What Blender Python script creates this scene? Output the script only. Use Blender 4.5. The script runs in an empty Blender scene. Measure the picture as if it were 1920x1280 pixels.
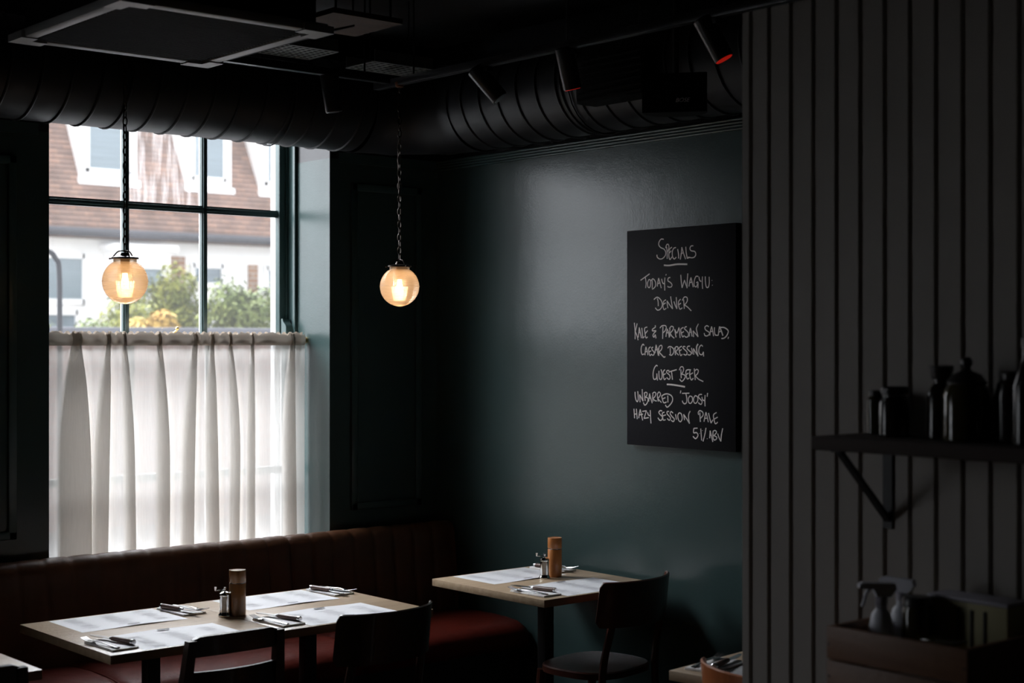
import bpy, bmesh, math, random
from mathutils import Vector, Matrix, noise as mnoise

random.seed(7)
SC = bpy.context.scene
COL = SC.collection
PI = math.pi
R = math.radians

# ------------------------------------------------------------------ camera
CAM_H = 1.75
F_PX = 2866.0
cam_d = bpy.data.cameras.new('camera')
cam = bpy.data.objects.new('camera', cam_d)
COL.objects.link(cam)
cam.location = (0, 0, CAM_H)
cam.rotation_euler = (R(90), 0, R(-40.6))
cam_d.sensor_width = 36
cam_d.lens = F_PX / 1920 * 36
cam_d.clip_start = 0.05
cam_d.clip_end = 200
cam_d.dof.use_dof = True
cam_d.dof.focus_distance = 6.0
cam_d.dof.aperture_fstop = 2.7
SC.camera = cam

# ------------------------------------------------------------------ view
SC.view_settings.view_transform = 'Standard'
SC.view_settings.look = 'None'
SC.view_settings.exposure = 2.1
SC.view_settings.gamma = 1
SC.view_settings.use_curve_mapping = False
SC.cycles.transparent_max_bounces = 24
SC.cycles.max_bounces = 10
SC.cycles.sample_clamp_indirect = 4.0
SC.cycles.caustics_reflective = False
SC.cycles.caustics_refractive = False
SC.cycles.use_denoising = True

# ------------------------------------------------------------------ overcast sky
world = bpy.data.worlds.new('overcast_sky')
SC.world = world
world.use_nodes = True
wn = world.node_tree
wn.nodes.clear()
wo = wn.nodes.new('ShaderNodeOutputWorld')
wb = wn.nodes.new('ShaderNodeBackground')
wt = wn.nodes.new('ShaderNodeTexCoord')
ws = wn.nodes.new('ShaderNodeSeparateXYZ')
wr = wn.nodes.new('ShaderNodeValToRGB')
wr.color_ramp.elements[0].position = 0.0
wr.color_ramp.elements[0].color = (0.56, 0.58, 0.61, 1)
wr.color_ramp.elements[1].position = 0.8
wr.color_ramp.elements[1].color = (0.60, 0.63, 0.68, 1)
wn.links.new(wt.outputs['Generated'], ws.inputs[0])
wn.links.new(ws.outputs['Z'], wr.inputs[0])
# the cloud cover is thin and bright high up beyond the window wall, and low down to the left


def wmath(op, *vals, clamp=False):
    nd = wn.nodes.new('ShaderNodeMath')
    nd.operation = op
    nd.use_clamp = clamp
    for k_, v_ in enumerate(vals):
        if isinstance(v_, (int, float)):
            nd.inputs[k_].default_value = v_
        else:
            wn.links.new(v_, nd.inputs[k_])
    return nd.outputs[0]


def wsmooth(val, lo, hi):
    nd = wn.nodes.new('ShaderNodeMapRange')
    nd.interpolation_type = 'SMOOTHSTEP'
    nd.inputs['From Min'].default_value = lo
    nd.inputs['From Max'].default_value = hi
    wn.links.new(val, nd.inputs[0])
    return nd.outputs[0]


SKY_HIGH, SKY_LEFT = 6.7, 0.70
wnm = wn.nodes.new('ShaderNodeVectorMath')
wnm.operation = 'NORMALIZE'
wn.links.new(wt.outputs['Generated'], wnm.inputs[0])
wsp = wn.nodes.new('ShaderNodeSeparateXYZ')
wn.links.new(wnm.outputs[0], wsp.inputs[0])
wdt = wn.nodes.new('ShaderNodeVectorMath')
wdt.operation = 'DOT_PRODUCT'
wdt.inputs[1].default_value = Vector((-0.64, 0.64, 0.36)).normalized()
wn.links.new(wnm.outputs[0], wdt.inputs[0])
w_hi = wmath('MULTIPLY', wmath('MULTIPLY', wsmooth(wsp.outputs['Y'], 0.05, 0.60), wsmooth(wsp.outputs['Z'], 0.20, 0.70)), SKY_HIGH)
w_lf = wmath('MULTIPLY', wsmooth(wdt.outputs['Value'], 0.72, 1.0), SKY_LEFT)
wml = wn.nodes.new('ShaderNodeVectorMath')
wml.operation = 'SCALE'
wml.inputs[0].default_value = (0.96, 1.0, 1.06)
wn.links.new(wmath('ADD', w_hi, w_lf), wml.inputs['Scale'])
wad = wn.nodes.new('ShaderNodeVectorMath')
wad.operation = 'ADD'
wn.links.new(wr.outputs[0], wad.inputs[0])
wn.links.new(wml.outputs[0], wad.inputs[1])
wn.links.new(wad.outputs[0], wb.inputs[0])
wb.inputs[1].default_value = 1.0
wn.links.new(wb.outputs[0], wo.inputs[0])

# window openings in the far wall: (x0, x1)
WIN = [(2.640, 4.016), (-1.40, -0.039)]
WZ0, WZ1 = 0.39, 3.07


def portal(name, x0, x1):
    l = bpy.data.lights.new(name, 'AREA')
    l.shape = 'RECTANGLE'
    l.size = x1 - x0
    l.size_y = WZ1 - WZ0
    l.cycles.is_portal = True
    o = bpy.data.objects.new(name, l)
    COL.objects.link(o)
    o.location = ((x0 + x1) / 2, 6.56, (WZ0 + WZ1) / 2)
    o.rotation_euler = (R(-90), 0, 0)


for i_, (a_, b_) in enumerate(WIN):
    portal('daylight_portal', a_, b_)


# ================================================================== materials
MATS = {}


def nodes_of(name):
    m = bpy.data.materials.new(name)
    m.use_nodes = True
    nt = m.node_tree
    b = nt.nodes['Principled BSDF']
    return m, nt, b


def mat(name, col, rough=0.5, metal=0.0, var=0.0, scale=(8, 8, 8), bump=0.0, bscale=60.0,
        spec=0.5, detail=4.0, col2=None, coat=0.0, rvar=0.0):
    """plain procedural surface: base colour, noise variation, bump"""
    m, nt, b = nodes_of(name)
    b.inputs['Base Color'].default_value = (*col, 1)
    b.inputs['Roughness'].default_value = rough
    b.inputs['Metallic'].default_value = metal
    b.inputs['Specular IOR Level'].default_value = spec
    b.inputs['Coat Weight'].default_value = coat
    tc = nt.nodes.new('ShaderNodeTexCoord')
    if var > 0 or col2:
        mp = nt.nodes.new('ShaderNodeMapping')
        mp.inputs['Scale'].default_value = scale
        nz = nt.nodes.new('ShaderNodeTexNoise')
        nz.inputs['Scale'].default_value = 1.0
        nz.inputs['Detail'].default_value = detail
        rp = nt.nodes.new('ShaderNodeValToRGB')
        rp.color_ramp.elements[0].position = 0.3
        rp.color_ramp.elements[1].position = 0.7
        c2 = col2 or tuple(min(1, c * (1 + var)) for c in col)
        c1 = col if col2 else tuple(c * (1 - var) for c in col)
        rp.color_ramp.elements[0].color = (*c1, 1)
        rp.color_ramp.elements[1].color = (*c2, 1)
        nt.links.new(tc.outputs['Object'], mp.inputs[0])
        nt.links.new(mp.outputs[0], nz.inputs['Vector'])
        nt.links.new(nz.outputs['Fac'], rp.inputs[0])
        nt.links.new(rp.outputs[0], b.inputs['Base Color'])
        if rvar:
            mr = nt.nodes.new('ShaderNodeMapRange')
            mr.inputs['To Min'].default_value = rough - rvar
            mr.inputs['To Max'].default_value = rough + rvar
            nt.links.new(nz.outputs['Fac'], mr.inputs[0])
            nt.links.new(mr.outputs[0], b.inputs['Roughness'])
    if bump > 0:
        nb = nt.nodes.new('ShaderNodeTexNoise')
        nb.inputs['Scale'].default_value = bscale
        nb.inputs['Detail'].default_value = 3
        bp = nt.nodes.new('ShaderNodeBump')
        bp.inputs['Strength'].default_value = bump
        bp.inputs['Distance'].default_value = 0.01
        nt.links.new(tc.outputs['Object'], nb.inputs['Vector'])
        nt.links.new(nb.outputs['Fac'], bp.inputs['Height'])
        nt.links.new(bp.outputs[0], b.inputs['Normal'])
    MATS[name] = m
    return m


def paint_mat(name, col, top, zsplit, rough, bump, bscale):
    """wall paint in two colours with a straight paint line at height zsplit"""
    m, nt, b = nodes_of(name)
    tc = nt.nodes.new('ShaderNodeTexCoord')
    sp = nt.nodes.new('ShaderNodeSeparateXYZ')
    nt.links.new(tc.outputs['Object'], sp.inputs[0])
    gt = nt.nodes.new('ShaderNodeMath')
    gt.operation = 'GREATER_THAN'
    gt.inputs[1].default_value = zsplit
    nt.links.new(sp.outputs['Z'], gt.inputs[0])
    mx = nt.nodes.new('ShaderNodeMix')
    mx.data_type = 'RGBA'
    mx.inputs['A'].default_value = (*col, 1)
    mx.inputs['B'].default_value = (*top, 1)
    nt.links.new(gt.outputs[0], mx.inputs['Factor'])
    nt.links.new(mx.outputs['Result'], b.inputs['Base Color'])
    b.inputs['Roughness'].default_value = rough
    nb = nt.nodes.new('ShaderNodeTexNoise')
    nb.inputs['Scale'].default_value = bscale
    nb.inputs['Detail'].default_value = 2
    n2 = nt.nodes.new('ShaderNodeTexNoise')
    n2.inputs['Scale'].default_value = 9
    n2.inputs['Detail'].default_value = 3
    ad = nt.nodes.new('ShaderNodeMath')
    ad.operation = 'MULTIPLY_ADD'
    ad.inputs[1].default_value = 2.5
    nt.links.new(tc.outputs['Object'], nb.inputs['Vector'])
    nt.links.new(tc.outputs['Object'], n2.inputs['Vector'])
    nt.links.new(n2.outputs['Fac'], ad.inputs[0])
    nt.links.new(nb.outputs['Fac'], ad.inputs[2])
    bp = nt.nodes.new('ShaderNodeBump')
    bp.inputs['Strength'].default_value = bump
    bp.inputs['Distance'].default_value = 0.004
    nt.links.new(ad.outputs[0], bp.inputs['Height'])
    nt.links.new(bp.outputs[0], b.inputs['Normal'])
    return m


def wood_mat(name, c1, c2, rough=0.45, axis='X', scale=1.0, coat=0.0):
    s = {'X': (2.2, 34, 34), 'Y': (34, 2.2, 34), 'Z': (34, 34, 2.2)}[axis]
    return mat(name, c1, rough, var=0.3, scale=tuple(v * scale for v in s), bump=0.12, bscale=90,
               col2=c2, detail=6, coat=coat)


def glass_mat(name, tint=(1, 1, 1), gloss=0.04, haze=0.0, streak=False):
    """thin pane: lets daylight straight through, Fresnel reflection, optional dirt film"""
    m = bpy.data.materials.new(name)
    m.use_nodes = True
    nt = m.node_tree
    nt.nodes.clear()
    out = nt.nodes.new('ShaderNodeOutputMaterial')
    tr = nt.nodes.new('ShaderNodeBsdfTransparent')
    tr.inputs[0].default_value = (*tint, 1)
    gl = nt.nodes.new('ShaderNodeBsdfGlossy')
    gl.inputs['Roughness'].default_value = 0.02
    fr = nt.nodes.new('ShaderNodeFresnel')
    fr.inputs[0].default_value = 1.45
    mx = nt.nodes.new('ShaderNodeMixShader')
    ge = nt.nodes.new('ShaderNodeNewGeometry')      # reflect once per pane, at the outer face only
    sb = nt.nodes.new('ShaderNodeMath')
    sb.operation = 'SUBTRACT'
    sb.inputs[0].default_value = 1.0
    fm = nt.nodes.new('ShaderNodeMath')
    fm.operation = 'MULTIPLY'
    nt.links.new(ge.outputs['Backfacing'], sb.inputs[1])
    nt.links.new(fr.outputs[0], fm.inputs[0])
    nt.links.new(sb.outputs[0], fm.inputs[1])
    nt.links.new(fm.outputs[0], mx.inputs[0])
    nt.links.new(tr.outputs[0], mx.inputs[1])
    nt.links.new(gl.outputs[0], mx.inputs[2])
    last = mx
    if haze > 0:
        tl = nt.nodes.new('ShaderNodeBsdfTranslucent')
        tl.inputs[0].default_value = (0.95, 0.95, 0.95, 1)
        m2 = nt.nodes.new('ShaderNodeMixShader')
        m2.inputs[0].default_value = haze
        if streak:
            tc = nt.nodes.new('ShaderNodeTexCoord')
            mp = nt.nodes.new('ShaderNodeMapping')
            mp.inputs['Scale'].default_value = (38, 1, 5)
            nz = nt.nodes.new('ShaderNodeTexNoise')
            nz.inputs['Scale'].default_value = 1
            nz.inputs['Detail'].default_value = 5
            rp = nt.nodes.new('ShaderNodeMapRange')
            rp.inputs['From Min'].default_value = 0.42
            rp.inputs['From Max'].default_value = 0.8
            rp.inputs['To Min'].default_value = haze * 0.4
            rp.inputs['To Max'].default_value = haze * 2.2
            nt.links.new(tc.outputs['Object'], mp.inputs[0])
            nt.links.new(mp.outputs[0], nz.inputs['Vector'])
            nt.links.new(nz.outputs['Fac'], rp.inputs[0])
            nt.links.new(rp.outputs[0], m2.inputs[0])
        nt.links.new(mx.outputs[0], m2.inputs[1])
        nt.links.new(tl.outputs[0], m2.inputs[2])
        last = m2
    nt.links.new(last.outputs[0], out.inputs[0])
    return m


def sheer_mat(name, col, see, trans, diff):
    """sheer woven cloth: open weave + light scattered through the threads"""
    m = bpy.data.materials.new(name)
    m.use_nodes = True
    nt = m.node_tree
    nt.nodes.clear()
    out = nt.nodes.new('ShaderNodeOutputMaterial')
    tr = nt.nodes.new('ShaderNodeBsdfTransparent')
    tl = nt.nodes.new('ShaderNodeBsdfTranslucent')
    tl.inputs[0].default_value = (*col, 1)
    df = nt.nodes.new('ShaderNodeBsdfDiffuse')
    df.inputs[0].default_value = (*col, 1)
    a = nt.nodes.new('ShaderNodeMixShader')
    a.inputs[0].default_value = diff / (diff + trans)
    nt.links.new(tl.outputs[0], a.inputs[1])
    nt.links.new(df.outputs[0], a.inputs[2])
    tc = nt.nodes.new('ShaderNodeTexCoord')
    mp = nt.nodes.new('ShaderNodeMapping')
    mp.inputs['Scale'].default_value = (220, 220, 12)
    nz = nt.nodes.new('ShaderNodeTexNoise')
    nz.inputs['Scale'].default_value = 1.0
    nz.inputs['Detail'].default_value = 2
    mr = nt.nodes.new('ShaderNodeMapRange')
    mr.inputs['To Min'].default_value = 1 - see * 1.35
    mr.inputs['To Max'].default_value = 1 - see * 0.65
    nt.links.new(tc.outputs['Object'], mp.inputs[0])
    nt.links.new(mp.outputs[0], nz.inputs['Vector'])
    nt.links.new(nz.outputs['Fac'], mr.inputs[0])
    b = nt.nodes.new('ShaderNodeMixShader')
    nt.links.new(mr.outputs[0], b.inputs[0])
    nt.links.new(tr.outputs[0], b.inputs[1])
    nt.links.new(a.outputs[0], b.inputs[2])
    nt.links.new(b.outputs[0], out.inputs[0])
    return m


def globe_mat(name, tint, see, col, trans):
    m = bpy.data.materials.new(name)
    m.use_nodes = True
    nt = m.node_tree
    nt.nodes.clear()
    out = nt.nodes.new('ShaderNodeOutputMaterial')
    tr = nt.nodes.new('ShaderNodeBsdfTransparent')
    tr.inputs[0].default_value = (*tint, 1)
    tl = nt.nodes.new('ShaderNodeBsdfTranslucent')
    tl.inputs[0].default_value = (*col, 1)
    gl = nt.nodes.new('ShaderNodeBsdfGlossy')
    gl.inputs['Roughness'].default_value = 0.12
    lw = nt.nodes.new('ShaderNodeLayerWeight')
    lw.inputs[0].default_value = 0.25
    a = nt.nodes.new('ShaderNodeMixShader')
    a.inputs[0].default_value = see
    nt.links.new(tl.outputs[0], a.inputs[1])
    nt.links.new(tr.outputs[0], a.inputs[2])
    b = nt.nodes.new('ShaderNodeMixShader')
    mu = nt.nodes.new('ShaderNodeMath')
    mu.operation = 'MULTIPLY'
    mu.inputs[1].default_value = 0.6
    nt.links.new(lw.outputs['Fresnel'], mu.inputs[0])
    nt.links.new(mu.outputs[0], b.inputs[0])
    nt.links.new(a.outputs[0], b.inputs[1])
    nt.links.new(gl.outputs[0], b.inputs[2])
    nt.links.new(b.outputs[0], out.inputs[0])
    return m


def emit_mat(name, col, strength):
    m, nt, b = nodes_of(name)
    b.inputs['Base Color'].default_value = (*col, 1)
    b.inputs['Emission Color'].default_value = (*col, 1)
    b.inputs['Emission Strength'].default_value = strength
    return m


def brick_mat(name, c1, c2, mortar, scale, bw, rh, axes, msize=0.012, rough=0.85):
    """bricks / roof tiles: axes picks which object coordinates run along and up the courses"""
    m, nt, b = nodes_of(name)
    tc = nt.nodes.new('ShaderNodeTexCoord')
    sp = nt.nodes.new('ShaderNodeSeparateXYZ')
    cb = nt.nodes.new('ShaderNodeCombineXYZ')
    nt.links.new(tc.outputs['Object'], sp.inputs[0])
    nt.links.new(sp.outputs[axes[0]], cb.inputs[0])
    nt.links.new(sp.outputs[axes[1]], cb.inputs[1])
    br = nt.nodes.new('ShaderNodeTexBrick')
    br.inputs['Color1'].default_value = (*c1, 1)
    br.inputs['Color2'].default_value = (*c2, 1)
    br.inputs['Mortar'].default_value = (*mortar, 1)
    br.inputs['Scale'].default_value = scale
    br.inputs['Brick Width'].default_value = bw
    br.inputs['Row Height'].default_value = rh
    br.inputs['Mortar Size'].default_value = msize
    nt.links.new(cb.outputs[0], br.inputs['Vector'])
    nz = nt.nodes.new('ShaderNodeTexNoise')
    nz.inputs['Scale'].default_value = 2.2
    nz.inputs['Detail'].default_value = 5
    nt.links.new(tc.outputs['Object'], nz.inputs['Vector'])
    mx = nt.nodes.new('ShaderNodeMix')
    mx.data_type = 'RGBA'
    mx.blend_type = 'OVERLAY'
    mx.inputs['Factor'].default_value = 0.7
    nt.links.new(br.outputs['Color'], mx.inputs['A'])
    nt.links.new(nz.outputs['Fac'], mx.inputs['B'])
    nt.links.new(mx.outputs['Result'], b.inputs['Base Color'])
    b.inputs['Roughness'].default_value = rough
    bp = nt.nodes.new('ShaderNodeBump')
    bp.inputs['Strength'].default_value = 0.6
    bp.inputs['Distance'].default_value = 0.02
    nt.links.new(br.outputs['Fac'], bp.inputs['Height'])
    bp.invert = True
    nt.links.new(bp.outputs[0], b.inputs['Normal'])
    return m


# room
M_WALL = paint_mat('dark teal satin wall paint', (0.038, 0.066, 0.064), (0.012, 0.012, 0.014), 2.61, 0.27, 0.10, 130)
M_TRIM = mat('dark teal satin joinery paint', (0.036, 0.070, 0.069), 0.34, var=0.08, bump=0.05, bscale=40)
M_CEIL = mat('black ceiling paint', (0.012, 0.012, 0.012), 0.7, var=0.2, bump=0.1, bscale=20)
M_BLACKWALL = mat('dark room paint', (0.03, 0.032, 0.034), 0.6, var=0.15)
M_FLOOR = wood_mat('dark floorboards', (0.035, 0.02, 0.012), (0.05, 0.03, 0.018), 0.4, 'Y')
M_PANEL = mat('off-white tongue and groove paint', (0.34, 0.31, 0.28), 0.5, var=0.06, scale=(3, 3, 1), bump=0.04, bscale=50)
M_WHITE_EXT = mat('white exterior paint', (0.85, 0.85, 0.84), 0.6, var=0.03)
M_GLASS = glass_mat('window glass', haze=0.010)
M_GLASS_STREAK = glass_mat('rain streaked glass', haze=0.035, streak=True)
M_BRASS = mat('polished brass', (0.75, 0.5, 0.18), 0.22, 1.0, var=0.1)
M_CURTAIN = sheer_mat('sheer linen', (0.80, 0.77, 0.73), 0.20, 0.22, 0.78)
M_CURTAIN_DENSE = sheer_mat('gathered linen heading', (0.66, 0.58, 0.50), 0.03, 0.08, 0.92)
M_ROD = mat('dark bronze rod', (0.05, 0.035, 0.025), 0.4, 0.8, var=0.1)
# furniture
M_OAK = wood_mat('oak tabletop', (0.36, 0.255, 0.16), (0.47, 0.35, 0.23), 0.40, 'X')
M_BLACK_METAL = mat('black powder coated steel', (0.012, 0.012, 0.013), 0.45, 0.3, var=0.1, bump=0.03, bscale=200)
M_LEATHER_RED = mat('oxblood leather', (0.11, 0.014, 0.008), 0.48, spec=0.14, var=0.18, scale=(9, 9, 9), bump=0.25, bscale=26)
M_LEATHER_TAN = mat('dark tan leather', (0.15, 0.062, 0.030), 0.40, var=0.18, scale=(7, 7, 7), bump=0.2, bscale=30)
M_PLINTH = mat('black plinth', (0.015, 0.012, 0.010), 0.6, var=0.2)
M_CHAIR_DARK = wood_mat('dark stained beech', (0.020, 0.009, 0.005), (0.032, 0.015, 0.008), 0.35, 'Z', coat=0.2)
M_CHAIR_RED = wood_mat('mahogany stained plywood', (0.055, 0.014, 0.008), (0.075, 0.02, 0.011), 0.35, 'Z', coat=0.2)
M_CHAIR_ORANGE = wood_mat('orange brown stained plywood', (0.36, 0.10, 0.03), (0.45, 0.14, 0.045), 0.35, 'Z', coat=0.2)
M_PAPER = mat('white menu paper', (0.80, 0.80, 0.82), 0.60, var=0.03, scale=(5, 5, 5))
M_PRINT = mat('grey printing ink', (0.56, 0.56, 0.58), 0.7, var=0.1)
M_PRINT_DARK = mat('dark printing ink', (0.09, 0.09, 0.10), 0.7, var=0.1)
M_NAPKIN = mat('white cotton napkin', (0.88, 0.87, 0.87), 0.6, var=0.04, bump=0.1, bscale=300)
M_STEEL = mat('stainless steel', (0.72, 0.72, 0.74), 0.18, 1.0, var=0.06)
M_CHROME = mat('chrome', (0.80, 0.79, 0.77), 0.08, 1.0, var=0.03)
M_KNIFE_WOOD = wood_mat('dark rosewood handle', (0.09, 0.045, 0.035), (0.15, 0.08, 0.06), 0.4, 'Y')
M_MILL = wood_mat('warm beech mill', (0.19, 0.080, 0.024), (0.27, 0.12, 0.04), 0.32, 'Z', coat=0.3)
M_MILL_ORANGE = wood_mat('orange beech mill', (0.40, 0.14, 0.035), (0.50, 0.19, 0.05), 0.34, 'Z', coat=0.2)
M_SALT = mat('salt behind clear acrylic', (0.55, 0.50, 0.45), 0.15, var=0.2, scale=(60, 60, 60))
M_BOARD = mat('matt blackboard', (0.010, 0.0095, 0.0125), 0.62, spec=0.12, var=0.12, scale=(3, 3, 3), bump=0.05, bscale=80)
M_CHALK = mat('cream chalk marker', (0.92, 0.86, 0.82), 0.8, var=0.05)
# services
M_DUCT = mat('black painted galvanised steel', (0.008, 0.008, 0.0095), 0.5, 0.1, spec=0.35, var=0.15, scale=(6, 6, 6), bump=0.04, bscale=15)
M_AC_WHITE = mat('grey plastic casing', (0.30, 0.30, 0.295), 0.5, var=0.05)
M_AC_DARK = mat('black plastic grille', (0.005, 0.005, 0.005), 0.7, spec=0.08, var=0.1)
M_SPOT = mat('black spotlight enamel', (0.02, 0.02, 0.021), 0.3, 0.2, var=0.1)
M_LENS = mat('smoked lamp lens', (0.06, 0.06, 0.065), 0.15, var=0.1)
M_RED_LED = emit_mat('red indicator light', (0.8, 0.02, 0.01), 0.06)
M_TRAY = mat('galvanised tray', (0.22, 0.22, 0.21), 0.5, 0.7, var=0.15)
M_PLY = wood_mat('bare plywood', (0.045, 0.02, 0.008), (0.06, 0.028, 0.012), 0.8, 'X')
M_BADGE = mat('silver badge lettering', (0.85, 0.85, 0.86), 0.35, var=0.05)
M_CHAIN = mat('dark bronze chain', (0.06, 0.045, 0.035), 0.3, 0.9, var=0.2)
M_COPPER = mat('aged copper', (0.42, 0.18, 0.09), 0.3, 1.0, var=0.2)
M_GLOBE = globe_mat('prismatic glass', (1.0, 0.93, 0.86), 0.50, (1.0, 0.76, 0.52), 0.4)
M_UPPER = globe_mat('clear fluted glass', (0.96, 0.94, 0.92), 0.72, (1.0, 0.92, 0.85), 0.4)
M_INNER = globe_mat('fluted inner glass', (1.0, 0.96, 0.92), 0.12, (1.0, 0.95, 0.90), 0.6)
M_BULB = emit_mat('warm lamp filament', (1.0, 0.72, 0.42), 2.2)
# waiter station
M_SHELF = wood_mat('dark walnut shelf', (0.018, 0.008, 0.005), (0.028, 0.013, 0.008), 0.75, 'Y')
M_CRATE = wood_mat('stained pine crate', (0.14, 0.062, 0.028), (0.20, 0.095, 0.045), 0.5, 'Y')
M_JAR = mat('dark stoneware glaze', (0.018, 0.014, 0.012), 0.18, var=0.2)
M_JAR_OLIVE = mat('olive brown glass', (0.045, 0.037, 0.016), 0.12, var=0.2)
M_LID = mat('black lid', (0.02, 0.018, 0.016), 0.35, var=0.1)
M_SPRAY = mat('translucent white plastic', (0.72, 0.73, 0.80), 0.4, var=0.05)
M_SPRAY_GREY = mat('grey plastic trigger', (0.50, 0.48, 0.55), 0.4, var=0.05)
M_BUFF = mat('buff card dividers', (0.44, 0.40, 0.22), 0.6, var=0.12)
M_YELLOW = mat('yellow sponge', (0.50, 0.36, 0.03), 0.9, var=0.15, bump=0.4, bscale=150)
# outside
M_RENDER = mat('white painted render', (0.88, 0.88, 0.87), 0.8, var=0.03, bump=0.05)
M_TILE = brick_mat('clay roof tiles', (0.27, 0.16, 0.115), (0.19, 0.12, 0.095), (0.16, 0.11, 0.09), 1.0, 0.165, 0.074, ('X', 'Z'), 0.006)
M_BRICK = brick_mat('red brick', (0.30, 0.17, 0.10), (0.24, 0.13, 0.08), (0.36, 0.32, 0.28), 1.0, 0.22, 0.075, ('X', 'Z'), 0.008)
M_PINKBRICK = brick_mat('pale pink brick', (0.46, 0.30, 0.27), (0.40, 0.27, 0.24), (0.5, 0.46, 0.43), 1.0, 0.22, 0.075, ('X', 'Z'), 0.008)
M_COPING = mat('grey stone coping', (0.11, 0.11, 0.125), 0.8, var=0.2, scale=(3, 3, 3))
M_DARKGLASS = mat('dark window glass', (0.16, 0.20, 0.23), 0.1, var=0.25, scale=(2, 2, 6))  # mottled blue-grey base colour of the house's window panes
M_BLUEGLASS = mat('blue grey window blind', (0.20, 0.25, 0.28), 0.2, var=0.1, scale=(1, 1, 40))
M_GUTTER = mat('dark grey gutter', (0.05, 0.05, 0.06), 0.5, var=0.1)
M_LEAF = mat('yellow green leaves', (0.075, 0.105, 0.022), 0.7, spec=0.2, var=0.3, scale=(3, 3, 3), col2=(0.26, 0.25, 0.045))
M_LEAF2 = mat('olive green leaves', (0.05, 0.085, 0.022), 0.7, spec=0.2, var=0.3, scale=(3, 3, 3), col2=(0.16, 0.18, 0.045))
M_LEAF_ORANGE = mat('orange flowering leaves', (0.34, 0.19, 0.035), 0.7, spec=0.2, var=0.3, scale=(3, 3, 3), col2=(0.40, 0.30, 0.07))
M_STEM = mat('brown stems', (0.10, 0.07, 0.045), 0.8, var=0.2)
M_STREET = mat('grey asphalt', (0.22, 0.22, 0.22), 0.9, var=0.2)
M_POST = mat('black painted post', (0.02, 0.02, 0.025), 0.6, spec=0.2, var=0.1)


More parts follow.
